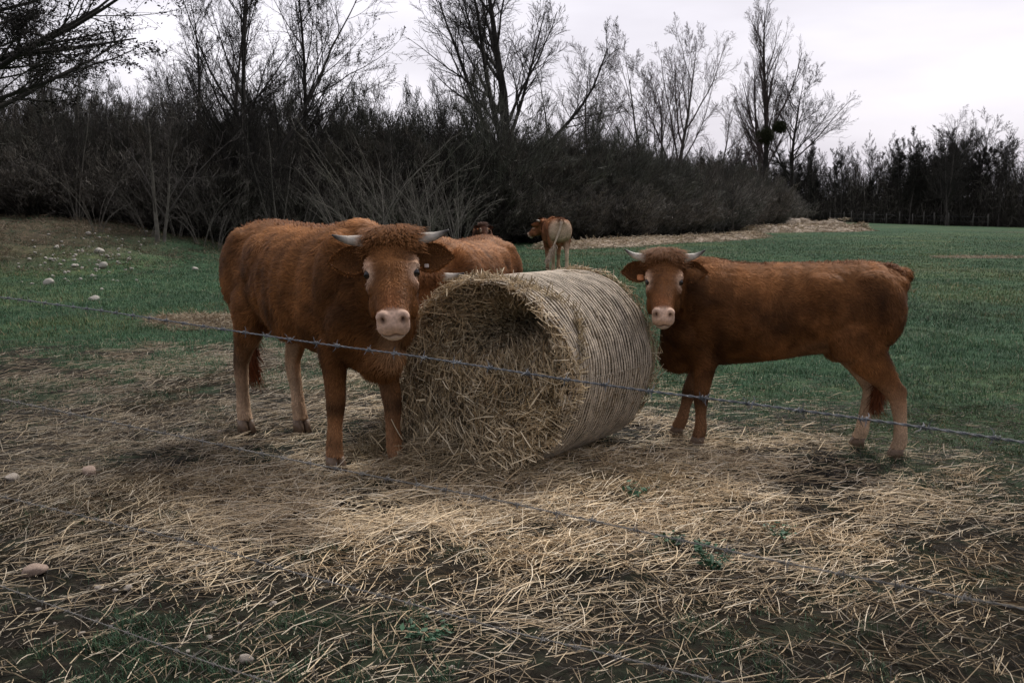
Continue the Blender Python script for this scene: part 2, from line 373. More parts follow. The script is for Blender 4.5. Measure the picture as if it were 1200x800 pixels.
make_tree('bare_tree', tal, gp(893, 94), 2.0, 1.02, M['bark_dark'], M['twig_pink'], label='tall narrow bare tree, the highest at the end of the hedge', category='tree')
rnd = tree_meshes('round', 37, 12.5, .22, [(22, .30, .97, .85, .52, .4, .09, 8), (11, .2, .98, .6, .42, .25, .10, 6), (9, .15, .98, .55, .42, .15, .13, 5), (4, .2, 1, .6, .5, .1, .16, 4)], rmin=.0065, lean=(-.07, 0))
t_r = make_tree('bare_tree', rnd, gp(925, 98), .5, 1.08, M['bark_dark'], M['twig'], label='round crowned bare tree at the right end of the hedge beside the tall narrow one', category='tree')
sml = tree_meshes('small', 41, 9, .12, [(20, .2, .97, .7, .42, .4, .08, 7), (11, .2, .98, .6, .42, .25, .10, 6), (10, .15, .98, .6, .42, .15, .13, 5)], rmin=.005)
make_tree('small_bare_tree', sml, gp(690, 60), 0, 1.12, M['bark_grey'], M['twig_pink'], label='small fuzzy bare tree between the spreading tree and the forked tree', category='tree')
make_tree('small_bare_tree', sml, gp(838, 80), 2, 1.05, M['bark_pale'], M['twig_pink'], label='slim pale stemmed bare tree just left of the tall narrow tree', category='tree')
# mistletoe balls in the last two trees
def ball(name, c, r, label, seed):
    g = np.random.default_rng(seed); n = 900
    d = nrm(g.normal(size=(n, 3))); p0 = d * r * .1; p1 = d * r * g.uniform(.6, 1.15, (n, 1)) * (.75 + .5 * vnoise(d[:, 0] * 2 + 9, d[:, 2] * 2, seed))[:, None]; mid = (p0 + p1) / 2 + g.normal(size=(n, 3)) * r * .12
    A = Acc(); V, Q, _ = tubes(np.stack([p0, mid, p1], 1), np.full((n, 3), .012)); A.add(V, Q, C=(.03, .035, .015))
    m = 2500; c_ = nrm(g.normal(size=(m, 3))) * r * g.uniform(.3, 1.0, (m, 1)); a = nrm(g.normal(size=(m, 3))) * .06; b = nrm(np.cross(a, g.normal(size=(m, 3)))) * .025
    A.add(np.stack([c_ - a, c_ + b, c_ + a, c_ - b], 1).reshape(-1, 3), np.arange(4 * m).reshape(-1, 4), C=(.035, .04, .018))
    o = put(name, A.mesh(name), M['leaf_dark'], label=label, category='mistletoe', group='mistletoe balls in the end trees'); o.location = c
ball('mistletoe', at(914, 149, 91), .60, 'upper dark mistletoe ball between the two end trees', 1)
ball('mistletoe', at(897, 160, 88.5), .78, 'lower, larger dark mistletoe ball on the tall narrow tree', 2)

alder = tree_meshes('alder', 53, 11.5, .13, [(24, .15, .98, .72, .38, .4, .08, 8), (10, .15, .98, .65, .42, .2, .12, 6), (9, .15, .98, .65, .42, .1, .15, 5)], rmin=.0045, leaves=11000, leafcol=(.024, .021, .018), leafsize=.032, leafmode='clump', forks=[(0, 0, 0), (.13, .05, 1), (-.16, 0, -1)])
make_tree('alder', alder, gp(292, 40), .4, 1.1, M['bark_grey'], M['twig'], label='dense dark tree with catkin clumps, tallest on the left, right behind the big cow', category='tree')
alder2 = tree_meshes('alder_b', 59, 11, .12, [(26, .2, .98, .62, .33, .45, .07, 8), (9, .15, .98, .65, .42, .25, .12, 6), (8, .15, .98, .6, .42, .1, .15, 5)], rmin=.0045, leaves=5000, leafcol=(.024, .021, .018), leafsize=.032, leafmode='clump')
make_tree('alder', alder2, gp(362, 43), 2.4, 1.12, M['bark_dark'], M['twig'], label='straight dark tree right of the dense catkin tree', category='tree')
make_tree('alder', alder2, gp(236, 48), 4.4, .98, M['bark_dark'], M['twig'], label='straight dark tree left of the dense catkin tree', category='tree')
make_tree('alder', alder, gp(60, 46), 3.1, .86, M['bark_dark'], M['twig'], label='dark twiggy tree near the left edge, above the stony bank', category='tree')
# the near tree whose leafy boughs hang into the upper left corner
ovh = tree_meshes('overhang', 61, 12, .22, [(46, .30, .98, 1.3, .52, .10, .07, 9), (14, .12, .98, .7, .35, .05, .12, 6), (9, .15, 1, .6, .42, -.15, .15, 5)], rmin=.004, leaves=60000, leafcol=(.017, .015, .013), leafsize=.04)
make_tree('leafy_tree', ovh, gp(-45, 25.5), .9, 1.0, M['bark_dark'], M['twig'], label='tree still in dark leaf whose boughs hang into the upper left corner', category='tree')
# thin poles of the copse
thin = [tree_meshes('thin%d' % i, 70 + i, 8.5, .055, [(20, .25, .98, .6, .3, .4, .08, 6), (8, .15, .98, .6, .42, .25, .12, 5), (7, .2, 1, .6, .45, .1, .15, 4)], rmin=.0045, trunk_wig=.05, forks=([(0, 0, 0)] if i == 0 else [(0, 0, 0), (.16, 0, 1), (-.14, .05, -1)])) for i in range(3)]
g = np.random.default_rng(5)
first = {}
for i in range(62):
    px = g.uniform(-60, 600) if i < 44 else g.uniform(600, 880); Y = (g.uniform(42, 62) if px < 600 else g.uniform(52, 75)); k = i % 3
    s = g.uniform(.6, 1.12) * (1.0 if px < 420 else .78) * (.8 if px > 600 else 1); loc = gp(px, Y)
    if k not in first:
        first[k] = make_tree('copse_tree', thin[k], loc, g.uniform(0, 6), s, M['bark_grey'], M['twig'], category='tree', group='thin bare trees of the copse', label='one of the thin bare trees crowded in the copse behind the hedge')
    else: copy_thing(first[k], loc, g.uniform(0, 6), s)

# pale small tree at the left, and pale arching saplings at the foot of the hedge
ptree = tree_meshes('pale', 83, 4.2, .075, [(8, .2, .95, .62, .85, -.15, .07, 9), (6, .2, .98, .6, .42, .2, .12, 6), (5, .15, .98, .6, .42, .1, .15, 5)], rmin=.006, forks=[(0.03, 0, 0), (.12, 0, 1.6)])
make_tree('pale_tree', ptree, gp(186, 34.5), 0.3, 1.05, M['bark_pale'], M['bark_grey'], label='small pale stemmed tree with arching branches at the hedge foot, left of the largest cow', category='tree')
def sapling(seed, ns=9):
    g = np.random.default_rng(seed); P = np.zeros((ns, 9, 3)); az = g.uniform(0, 6.28, ns); ln = g.uniform(2.2, 4.6, ns); d = np.stack([np.cos(az) * .25, np.sin(az) * .25, np.ones(ns)], 1)
    p = np.stack([np.cos(az), np.sin(az), 0 * az], 1) * g.uniform(.02, .25, (ns, 1)); p[:, 2] = -.1; bend = g.uniform(.0, .22, (ns, 1))
    for k in range(9):
        P[:, k] = p; d = nrm(d); p = p + d * (ln / 8)[:, None]; d = d + np.stack([np.cos(az), np.sin(az), -.25 + 0 * az], 1) * bend + g.normal(size=(ns, 3)) * .04
    rad = g.uniform(.010, .022, (ns, 1)) * np.linspace(1, .3, 9)[None]
    A = Acc(); V, Q, _ = tubes(P, rad, 5); A.add(V, Q)
    B = Acc(); l1 = grow(P, rad, 4, .35, 1, .5, .3, .3, .1, 5, g); V, Q, _ = tubes(l1[0], np.maximum(l1[1], .005)); B.add(V, Q)
    l2 = grow(l1[0], l1[1], 2, .2, 1, .5, .4, .2, .12, 4, g); V, Q, _ = tubes(l2[0], np.maximum(l2[1], .004)); B.add(V, Q)
    return A.mesh('stems', False), B.mesh('twigs', False)
sap = [sapling(90 + i) for i in range(4)]
g = np.random.default_rng(17); sf = {}
for i, px in enumerate(list(np.linspace(395, 545, 15)) + list(np.linspace(120, 350, 9)) + [20, 60, 90, 812, 835, 590, 640]):
    Y = 35 + 5 * g.random() if px < 560 else (44 + g.random() * 2 if px < 700 else 60)
    k = i % 4; s = g.uniform(.75, 1.15) * (1.0 if px > 380 else .7); px = px + g.uniform(-8, 8)
    if k not in sf:
        o = empty('sapling', gp(px, Y), g.uniform(0, 6), s, category='sapling', group='pale saplings along the hedge foot', label='one of the pale many stemmed saplings arching in front of the dark hedge')
        put('stems', sap[k][0], M['bark_pale'], o); put('crown', sap[k][1], M['bark_pale'], o); sf[k] = o
    else: copy_thing(sf[k], gp(px, Y), g.uniform(0, 6), s)

g = np.random.default_rng(19); pf = {}
for i in range(15):
    px = g.uniform(70, 575); Y = g.uniform(37.5, 41); k = i % 3; s = g.uniform(.42, .80); loc = gp(px, Y)
    if k not in pf:
        pf[k] = make_tree('pale_tree', thin[k], loc, g.uniform(0, 6), s, M['bark_pale'], M['bark_pale'], category='tree', group='slim pale trees before the hedge', label='one of the slim pale barked bare trees standing right before the dark hedge')
        pf[k].children[0].data = pf[k].children[0].data.copy(); pf[k].children[1].data = pf[k].children[1].data.copy()
        for c in pf[k].children: c.data.materials[0] = M['bark_pale' if c.name.startswith('trunk') else 'twig']
    else: copy_thing(pf[k], loc, g.uniform(0, 6), s)

# shrubs of the hedge: twigs through the whole volume and small dead leaves
def shrub_meshes(name, seed, rx, h, nst, nlf, colr, lsz=.05):
    g = np.random.default_rng(seed); az = g.uniform(0, 6.28, nst); tilt = g.uniform(0, 1.0, nst) ** .8
    d = np.stack([np.cos(az) * tilt, np.sin(az) * tilt, np.ones(nst) * .8], 1); d = nrm(d)
    base = np.stack([np.cos(az), np.sin(az), 0 * az], 1) * (g.uniform(0, .55, nst) * rx)[:, None]; base[:, 2] = -.1
    ln = h * g.uniform(.65, 1.2, nst); P = np.zeros((nst, 7, 3)); p = base.copy()
    for k in range(7):
        P[:, k] = p; p = p + nrm(d) * (ln / 6)[:, None]; d = d + g.normal(size=(nst, 3)) * .13
    rad = g.uniform(.010, .022, (nst, 1)) * np.linspace(1, .3, 7)[None]
    A = Acc(); V, Q, _ = tubes(P, rad, 3); A.add(V, Q)
    l1 = grow(P, rad, 7, .15, 1, .6, .34, .2, .14, 5, g); V, Q, _ = tubes(l1[0], np.maximum(l1[1], .006)); A.add(V, Q)
    l2 = grow(l1[0], l1[1], 6, .1, 1, .6, .5, .1, .18, 4, g); V, Q, _ = tubes(l2[0], np.maximum(l2[1], .005)); A.add(V, Q)
    Pl = l2[0].reshape(-1, 3); idx = g.integers(0, len(Pl), nlf); c = Pl[idx] + g.normal(size=(nlf, 3)) * .07
    c = c[c[:, 2] > .0]; m = len(c)
    dd = nrm(c - np.array([0, 0, .3])) + UP * .5 + g.normal(size=(m, 3)) * .55
    V, Qs = slivers(c, dd, lsz * g.uniform(.8, 3.2, m), .0075 * g.uniform(.6, 1.6, m), g)
    lf = mk_mesh(name + '_foliage', V, Qs, None, np.repeat(np.array(colr) * g.uniform(.4, 1.9, (m, 1)), 4, 0), False)
    return A.mesh(name + '_twigs', False), lf
shr = [shrub_meshes('shrub_a', 101, 2.0, 4.6, 100, 34000, (.086, .086, .070), .075), shrub_meshes('shrub_b', 102, 2.2, 4.0, 110, 34000, (.096, .086, .070), .07),
       shrub_meshes('shrub_c', 103, 1.7, 2.5, 120, 26000, (.15, .138, .118), .055)]
g = np.random.default_rng(29)
hedge = [(-42, 34), (-19.5, 39), (-5.6, 41.5), (4, 47), (9.8, 57), (19, 76), (25, 96)]
hx = np.array(hedge, float); hs = np.concatenate([[0], np.cumsum(np.linalg.norm(hx[1:] - hx[:-1], axis=1))])
def hp(s): return np.interp(s, hs, hx[:, 0]), np.interp(s, hs, hx[:, 1])
def hn(s):
    a, b = np.array(hp(s - .5)), np.array(hp(s + .5)); d = (b - a) / np.linalg.norm(b - a); return np.array([-d[1], d[0]])
shf = {}
def shrub(k, x, y, s, label, grp):
    loc = (x, y, float(gz(x, y)))
    key = (k, label)
    sc_ = (s * g.uniform(.9, 1.2), s * g.uniform(.9, 1.2), s * g.uniform(.85, 1.15))
    if key not in shf:
        o = empty('shrub', loc, g.uniform(0, 6), 1, category='shrub', group=grp, label=label); o.scale = sc_
        put('twigs', shr[k][0], M['twig'], o); put('foliage', shr[k][1], M['leaf_dark'], o); shf[key] = o
    else: copy_thing(shf[key], loc, g.uniform(0, 6), sc_)
for s in np.arange(8, hs[-1], 2.3):
    x, y = hp(s); n_ = hn(s)
    front = y < 62
    sf_ = (.92 if x < -6 else 1.0) if y < 45 else (.88 if y < 58 else .84)
    if s > 22: shrub(2, x + n_[0] * g.uniform(-.3, .8), y + n_[1] * g.uniform(-.3, .8), g.uniform(.8, 1.25), 'one of the low greyish shrubs along the foot of the hedge', 'low shrubs at the hedge foot')
    for r_ in (2.6, 5.4):
        k = int(g.integers(0, 2)); q = r_ + g.uniform(-.7, .7)
        shrub(k, x + n_[0] * q, y + n_[1] * q, g.uniform(.85, 1.12) * sf_ * (1 + .04 * r_) * (.82 if s > hs[-1] - 14 else 1) * (.9 if x < -12 else 1), 'one of the dark dense shrubs massed in the hedge', 'dark shrubs of the hedge')

# distant wood on the right
fe = np.array([[26, 131], [34, 124], [41, 112], [49.5, 96], [62, 78]], float)
fs = np.concatenate([[0], np.cumsum(np.linalg.norm(fe[1:] - fe[:-1], axis=1))])
def fpnt(s): return np.array([np.interp(s, fs, fe[:, 0]), np.interp(s, fs, fe[:, 1])])
wood = [tree_meshes('wood%d' % i, 120 + i, 8.6, .085, [(15, .22 if i else .35, .98, .55, .34, .6, .08, 6), (8, .15, .98, .55, .45, .3, .12, 5), (6, .2, 1, .6, .5, .1, .15, 4)], rmin=.009,
        forks=([(0, 0, 0)] if i < 2 else [(0, 0, 0), (.15, 0, 1)]), leaves=(0 if i < 2 else 7000), leafcol=(.03, .03, .025), leafsize=.055, leafmode='clump') for i in range(4)]
g = np.random.default_rng(43); wf = {}
for i in range(190):
    s = g.uniform(-6, fs[-1] + 10); p = fpnt(np.clip(s, 0, fs[-1])); row = (i % 5) * 2.4 + g.uniform(.8, 2.6)
    d = np.array([.62, -.78]); nn = np.array([.78, .62])
    if s < 0: p = p + d * s
    if s > fs[-1]: p = p + d * (s - fs[-1])
    p = p + nn * row; k = int(g.integers(0, 4)); sc_ = g.uniform(.88, 1.12)
    loc = (p[0], p[1], float(gz(*p)))
    if k not in wf:
        wf[k] = make_tree('wood_tree', wood[k], loc, g.uniform(0, 6), sc_, M['bark_grey'], M['twig'], category='tree', group='bare trees of the distant wood', label='one of the slim bare trees of the distant wood beyond the meadow')
    else: copy_thing(wf[k], loc, g.uniform(0, 6), (sc_, sc_, sc_ * g.uniform(.85, 1.05)))
def one(px, Y, s, k, rz, label, ms, mt=None):
    make_tree('wood_tree', ms, gp(px, Y), rz, s, M['bark_dark'], mt or M['twig'], category='tree', label=label)
one(1106, 101, .93, 2, 1.0, 'broad dark tree with dense clumps standing above the distant wood', alder)
one(1140, 106, .82, 1, 1.0, 'round fuzzy bare crown rising above the distant wood, right of the dark one', rnd, M['twig_pink'])
one(1205, 97, .95, 3, 2.6, 'dark tree at the right edge rising above the distant wood', alder2)
one(1062, 110, .80, 3, 4.0, 'ragged dark treetop above the distant wood, left of its highest trees', alder2)
# undergrowth inside the wood: one mass of stems and brush
def wood_mass():
    g = np.random.default_rng(47); n = 11000; s = g.uniform(-8, fs[-1] + 12, n); row = g.uniform(.6, 16, n)
    P0 = np.array([fpnt(np.clip(q, 0, fs[-1])) for q in s]) + np.array([.62, -.78]) * (np.minimum(s, 0) + np.maximum(s - fs[-1], 0))[:, None] + np.array([.78, .62]) * row[:, None]
    h = g.uniform(1.5, 6.4, n) * g.uniform(.75, 1.1, n); z0 = gz(P0[:, 0], P0[:, 1]) - .1
    lean = g.normal(size=(n, 2)) * .35
    P = np.stack([np.column_stack([P0 + lean * f, z0 + h * f]) for f in (0, .5, 1)], 1); P[:, 1:] += g.normal(size=(n, 2, 3)) * .12
    A = Acc(); V, Q, _ = tubes(P, g.uniform(.015, .05, (n, 1)) * np.array([[1, .7, .25]])); A.add(V, Q, C=(.040, .036, .032))
    m = 110000; j = g.integers(0, n, m); f = g.uniform(.05, 1, m)[:, None]; c = P[j, 0] * (1 - f) + P[j, 2] * f + g.normal(size=(m, 3)) * .3
    V, Qs = slivers(c, g.normal(size=(m, 3)) + UP * 1.2, g.uniform(.2, .6, m), g.uniform(.012, .03, m), g)
    A.add(V, Qs, C=np.repeat(np.array([.082, .076, .063]) * g.uniform(.5, 1.6, (m, 1)), 4, 0))
    put('undergrowth', A.mesh('undergrowth', smooth=False), M['leaf_dark'], kind='stuff', label='dark brush and stems filling the distant wood', category='undergrowth')
    # same for the copse behind the left hedge
    n = 5200; s = g.uniform(0, hs[-1], n); P0 = np.array([np.array(hp(q)) + hn(q) * r_ for q, r_ in zip(s, g.uniform(3, 16, n))])
    h = g.uniform(1.5, 5.2, n) * np.where(P0[:, 0] > 3, .85, 1); z0 = gz(P0[:, 0], P0[:, 1]) - .1; lean = g.normal(size=(n, 2)) * .6
    P = np.stack([np.column_stack([P0 + lean * f, z0 + h * f]) for f in (0, .5, 1)], 1); P[:, 1:] += g.normal(size=(n, 2, 3)) * .2
    A = Acc(); V, Q, _ = tubes(P, g.uniform(.01, .03, (n, 1)) * np.array([[1, .7, .25]])); A.add(V, Q, C=(.045, .040, .036))
    m = 110000; j = g.integers(0, n, m); f = g.uniform(.05, 1, m)[:, None]; c = P[j, 0] * (1 - f) + P[j, 2] * f + g.normal(size=(m, 3)) * .25
    V, Qs = slivers(c, g.normal(size=(m, 3)) + UP * .8, g.uniform(.12, .4, m), g.uniform(.006, .014, m), g)
    A.add(V, Qs, C=np.repeat(np.array([.082, .076, .063]) * g.uniform(.5, 1.6, (m, 1)), 4, 0))
    put('undergrowth', A.mesh('undergrowth', smooth=False), M['leaf_dark'], kind='stuff', label='dark tangled brush filling the copse behind the hedge', category='undergrowth')
wood_mass()

# ------------------------------------------------------------------ far fence at the edge of the wood
def far_fence():
    o = empty('field_fence', (fe[1][0], fe[1][1], 0), category='fence', label='low fence of thin pale posts along the far edge of the meadow before the wood')
    base = Vector(o.location)
    g = np.random.default_rng(3); pts = []
    for px, py in [(976, 258), (990, 258), (1001, 258), (1014, 259), (1027, 259), (1041, 260), (1054, 260.5), (1070, 261), (1084, 262), (1098, 262), (1112, 263), (1142, 264), (1158, 265)]:
        p = fpnt(0); best = min(np.linspace(-5, fs[-1], 200), key=lambda s: abs(600 + fpnt(s)[0] / fpnt(s)[1] * FPX - px)); p = fpnt(best) - np.array([.78, .62]) * .8
        pts.append(p); z = float(gz(*p)); h = g.uniform(1.15, 1.4)
        V, Q, T = loft(np.array([[0, 0, -.2], [0, 0, h - .05], [g.normal() * .02, 0, h]]), np.tile([1., 0, 0], (3, 1)), np.tile([0, 1., 0], (3, 1)), np.array([.075, .07, .05]), np.array([.075, .07, .05]), 2, 8)
        me = mk_mesh('post', V, Q, T); q = put('post', me, M['post_pale'], o); q.location = Vector((p[0], p[1], z)) - base; q.rotation_euler = (g.normal() * .03, g.normal() * .03, 0)
    pts = np.array(pts)
    for h in (.5, .95):
        P = np.column_stack([pts, gz(pts[:, 0], pts[:, 1]) + h])[None] - np.array(base)
        V, Q, _ = tubes(P, .006); put('wire', mk_mesh('wire', V, Q), M['wire'], o)
M['post_pale'] = mat('post_pale', (.13, .12, .11), rough=.9, noise=[(5, .6, 1.2)])
far_fence()

# ------------------------------------------------------------------ cattle
def rotz(a): c, s = math.cos(a), math.sin(a); return np.array([[c, -s, 0], [s, c, 0], [0, 0, 1.]])
def roty(a): c, s = math.cos(a), math.sin(a); return np.array([[c, 0, s], [0, 1., 0], [-s, 0, c]])
def rotx(a): c, s = math.cos(a), math.sin(a); return np.array([[1., 0, 0], [0, c, -s], [0, s, c]])

def strands(P, Nn, D, Lh, Wd, C, g, lift=.20, curl=.22):
    """fur ribbons lying along D over the surface"""
    n = len(P); D = nrm(D - Nn * (D * Nn).sum(1, keepdims=True)); S = np.cross(Nn, D)
    a = g.normal(size=(n, 1)) * curl; D = nrm(D * np.cos(a) + S * np.sin(a)); S = np.cross(Nn, D)
    L_ = Lh[:, None]; W_ = Wd[:, None]; lf = lift * g.uniform(.4, 1.6, (n, 1))
    side = S * g.normal(size=(n, 1)) * .18 * L_
    p0 = P - Nn * .003; p1 = P + D * L_ * .5 + Nn * L_ * lf * .7; p2 = P + D * L_ + Nn * L_ * lf * .75 + side
    V = np.stack([p0 - S * W_, p0 + S * W_, p1 - S * W_ * .8, p1 + S * W_ * .8, p2], 1).reshape(-1, 3)
    b = np.arange(n)[:, None] * 5; Q = b + np.array([[0, 1, 3, 2]]); T = b + np.array([[2, 3, 4]])
    k = np.array([.75, .75, 1.0, 1.0, 1.18])[None, :, None]
    return V, Q, T, (np.repeat(C[:, None], 5, 1) * k).reshape(-1, 3)

def sample_mesh(me, n, g, wfun=None):
    nv = len(me.vertices); V = np.empty(nv * 3, np.float32); me.vertices.foreach_get('co', V); V = V.reshape(-1, 3).astype(float)
    Nn = np.empty(nv * 3, np.float32); me.vertices.foreach_get('normal', Nn); Nn = Nn.reshape(-1, 3).astype(float)
    me.calc_loop_triangles(); nt_ = len(me.loop_triangles); T = np.empty(nt_ * 3, np.int32); me.loop_triangles.foreach_get('vertices', T); T = T.reshape(-1, 3)
    A = np.linalg.norm(np.cross(V[T[:, 1]] - V[T[:, 0]], V[T[:, 2]] - V[T[:, 0]]), axis=1)
    if wfun is not None: A = A * wfun(V[T].mean(1))
    idx = g.choice(nt_, n, p=A / A.sum()); u = g.random((n, 2)); f = u.sum(1) > 1; u[f] = 1 - u[f]
    b = np.column_stack([1 - u.sum(1), u]); tt = T[idx]
    return (V[tt] * b[:, :, None]).sum(1), nrm((Nn[tt] * b[:, :, None]).sum(1)), tt[:, 0]

BASE = dict(poll=(.86, 0, 1.22), yaw=0, pitch=R(62), fl=[0, 0], fr=[0, 0], hl=[0, 0], hr=[0, 0], roll=0, vox=.0085, nfur=60000, fw=.0022,
            col=(.165, .052, .019), tail_swing=0., tail_col=None, rump=0, mouth=0, tags=('none', 'none'), horn_up=0., fluff=1., horns=True, tail_in=0.)

def build_cow(loc, heading, s, seed, label, **kw):
    p = dict(BASE); p.update(kw); g = np.random.default_rng(seed)
    root = empty('cow', loc, heading, s, category='cow', label=label, group='brown cattle in the meadow')
    A = Acc()
    ex = np.array([1., 0, 0]); ey = np.array([0, 1., 0]); ez = UP
    # torso
    S_ = np.array([[-.865, 1.06, .86, .06], [-.845, 1.13, .78, .15], [-.79, 1.19, .72, .205], [-.69, 1.225, .67, .235], [-.54, 1.235, .645, .255], [-.34, 1.225, .645, .27], [-.08, 1.215, .60, .30],
                   [.17, 1.21, .565, .30], [.38, 1.225, .54, .27], [.54, 1.225, .51, .235], [.66, 1.17, .53, .20], [.74, 1.07, .57, .15], [.785, .96, .64, .08]])
    k = len(S_); mid = (S_[:, 1] + S_[:, 2]) / 2; hh = (S_[:, 1] - S_[:, 2]) / 2
    # resample smoothly
    tt = np.linspace(0, k - 1, 40); S2 = np.stack([np.interp(tt, np.arange(k), S_[:, i]) for i in range(4)], 1)
    mid = (S2[:, 1] + S2[:, 2]) / 2; hh = (S2[:, 1] - S2[:, 2]) / 2
    V, Q, T = loft(np.stack([S2[:, 0], 0 * mid, mid], 1), np.tile(ey, (40, 1)), np.tile(ez, (40, 1)), S2[:, 3], hh, 2.15, 28); A.add(V, Q, T)
    def ell(c, r, rot=None): V, Q, T = ellipsoid(c, r, rot); A.add(V, Q, T)
    for sg in (-1, 1):
        ell((-.60, sg * .170, 1.125), (.09, .06, .05))                     # hook bone
        ell((-.81, sg * .085, 1.10), (.06, .045, .05))                      # pin bone
        ell((-.66, sg * .155, .95), (.20, .115, .24), roty(.25))            # thigh
        ell((-.50, sg * .20, .77), (.13, .07, .16), roty(-.5))              # stifle
        ell((.50, sg * .165, .93), (.15, .09, .27), roty(.35))              # shoulder blade
        ell((.60, sg * .15, .77), (.12, .085, .14))                         # point of shoulder
        ell((-.32, sg * .19, 1.00), (.22, .10, .16))                        # ribs
        ell((.05, sg * .19, .86), (.30, .12, .24))
    ell((.50, 0, 1.17), (.20, .09, .08)); ell((-.84, 0, 1.155), (.065, .04, .045))   # withers, tail head
    ell((.66, 0, .60), (.15, .11, .13)); ell((-.50, 0, .64), (.16, .11, .05))        # brisket
    # legs
    def leg(pts, ra, rb):
        P = np.array(pts, float); n = len(P); tn = np.linspace(0, n - 1, n * 4)
        P2 = np.stack([np.interp(tn, np.arange(n), P[:, i]) for i in range(3)], 1); a = np.interp(tn, np.arange(n), ra); b = np.interp(tn, np.arange(n), rb)
        for _ in range(1):
            P2[1:-1] = (P2[:-2] + 2 * P2[1:-1] + P2[2:]) / 4; a[1:-1] = (a[:-2] + 2 * a[1:-1] + a[2:]) / 4; b[1:-1] = (b[:-2] + 2 * b[1:-1] + b[2:]) / 4
        T_ = nrm(np.gradient(P2, axis=0)); U = nrm(np.cross(np.tile(ey, (len(P2), 1)), T_)); W_ = np.cross(T_, U)
        V, Q, T = loft(P2, U, W_, a, b, 2.1, 18); A.add(V, Q, T)
    hooves = []
    for key, sg in (('fl', 1), ('fr', -1)):
        dx, dy = p[key]; y = .15
        pts = [(.50, sg * y, .88), (.47, sg * y, .70), (.46 + dx * .12, sg * (y - .005), .58), (.465 + dx * .35, sg * (y - .012), .46), (.475 + dx * .52, sg * (y - .015), .375), (.475 + dx * .62, sg * (y - .015), .325), (.472 + dx * .75, sg * (y - .015) + dy * .7, .23),
               (.468 + dx * .92, sg * (y - .015) + dy * .9, .125), (.487 + dx, sg * (y - .012) + dy, .065)]
        leg(pts, [.15, .125, .092, .066, .056, .054, .037, .045, .046], [.08, .075, .064, .052, .049, .046, .036, .042, .044]); hooves.append((pts[-1][0], pts[-1][1], 1))
    for key, sg in (('hl', 1), ('hr', -1)):
        dx, dy = p[key]; y = .155
        pts = [(-.60, sg * y, .95), (-.57 + dx * .1, sg * y, .78), (-.58 + dx * .25, sg * y, .65), (-.66 + dx * .5, sg * (y - .01), .52), (-.720 + dx * .62, sg * (y - .015), .42), (-.722 + dx * .70, sg * (y - .017), .36), (-.705 + dx * .9, sg * (y - .02) + dy * .7, .245),
               (-.695 + dx, sg * (y - .02) + dy, .125), (-.67 + dx, sg * (y - .02) + dy, .065)]
        leg(pts, [.20, .185, .135, .082, .060, .054, .041, .047, .047], [.10, .09, .075, .052, .043, .041, .035, .042, .044]); hooves.append((pts[-1][0], pts[-1][1], 0))
        ell((-.758 + dx * .62, sg * (y - .015), .44), (.028, .022, .045), roty(.3))
    # head frame
    Rh = rotz(p['yaw']) @ roty(p['pitch']) @ rotx(p['roll']); O = np.array(p['poll'], float)
    def H(v):
        v = np.array(v, float); v[..., 0] = np.where(v[..., 0] < .2, v[..., 0] * 1.15, .23 + (v[..., 0] - .2) * .83); return v @ Rh.T + O
    def Hinv(P):
        v = (P - O) @ Rh; v[..., 0] = np.where(v[..., 0] < .23, v[..., 0] / 1.15, .2 + (v[..., 0] - .23) / .83); return v
    hS = np.array([[-.055, .055, -.05, -.13], [-.035, .090, -.015, -.18], [.0, .112, .005, -.215], [.06, .122, .018, -.245], [.13, .126, .020, -.262], [.19, .124, .014, -.268], [.25, .110, .006, -.258], [.31, .094, .002, -.232],
                   [.37, .080, -.003, -.202], [.42, .073, -.010, -.178], [.46, .076, -.014, -.166], [.495, .078, -.020, -.155], [.525, .076, -.030, -.150], [.548, .063, -.045, -.140], [.562, .038, -.065, -.125]])
    kk = len(hS); t2 = np.linspace(0, kk - 1, 40); hS = np.stack([np.interp(t2, np.arange(kk), hS[:, i]) for i in range(4)], 1)
    m_ = (hS[:, 2] + hS[:, 3]) / 2; h_ = (hS[:, 2] - hS[:, 3]) / 2
    V, Q, T = loft(np.stack([hS[:, 0], 0 * m_, m_], 1), np.tile(ey, (40, 1)), np.tile(ez, (40, 1)), hS[:, 1], h_, 2.5, 26); A.add(H(V), Q, T)
    def hell(c, r, rot=None): V, Q, T = ellipsoid(c, r, rot); A.add(H(V), Q, T)
    for sg in (-1, 1):
        hell((.165, sg * .105, -.022), (.055, .026, .024)); hell((.245, sg * .098, -.070), (.045, .024, .04)); hell((.275, sg * .085, -.16), (.085, .035, .075))
        hell((.503, sg * .046, -.036), (.038, .034, .028)); hell((-.0, sg * .10, -.055), (.055, .045, .05))
    hell((.0, 0, -.015), (.05, .09, .03)); hell((.512, 0, -.138), (.045, .050, .028)); hell((.54, 0, -.070), (.026, .052, .030))
    # neck
    E = H((.045, 0, -.155)); p0 = np.array([.40, 0, .92]); back = -(Rh @ np.array([1., 0, 0])); hz_ = nrm(np.array([E[0] - .62, E[1], 0.]))
    c1 = np.array([.66, 0, .98]); c2 = E - .20 * nrm(.75 * nrm(E - np.array([.62, 0, .98])) - .25 * back * 0 + np.array([0, 0, .25]))
    q = np.linspace(0, 1, 22)[:, None]; C = (1 - q) ** 3 * p0 + 3 * (1 - q) ** 2 * q * c1 + 3 * (1 - q) * q ** 2 * c2 + q ** 3 * E
    T_ = nrm(np.gradient(C, axis=0)); Wl = nrm(np.cross(np.tile(ez, (22, 1)), T_)); Uu = np.cross(T_, Wl)
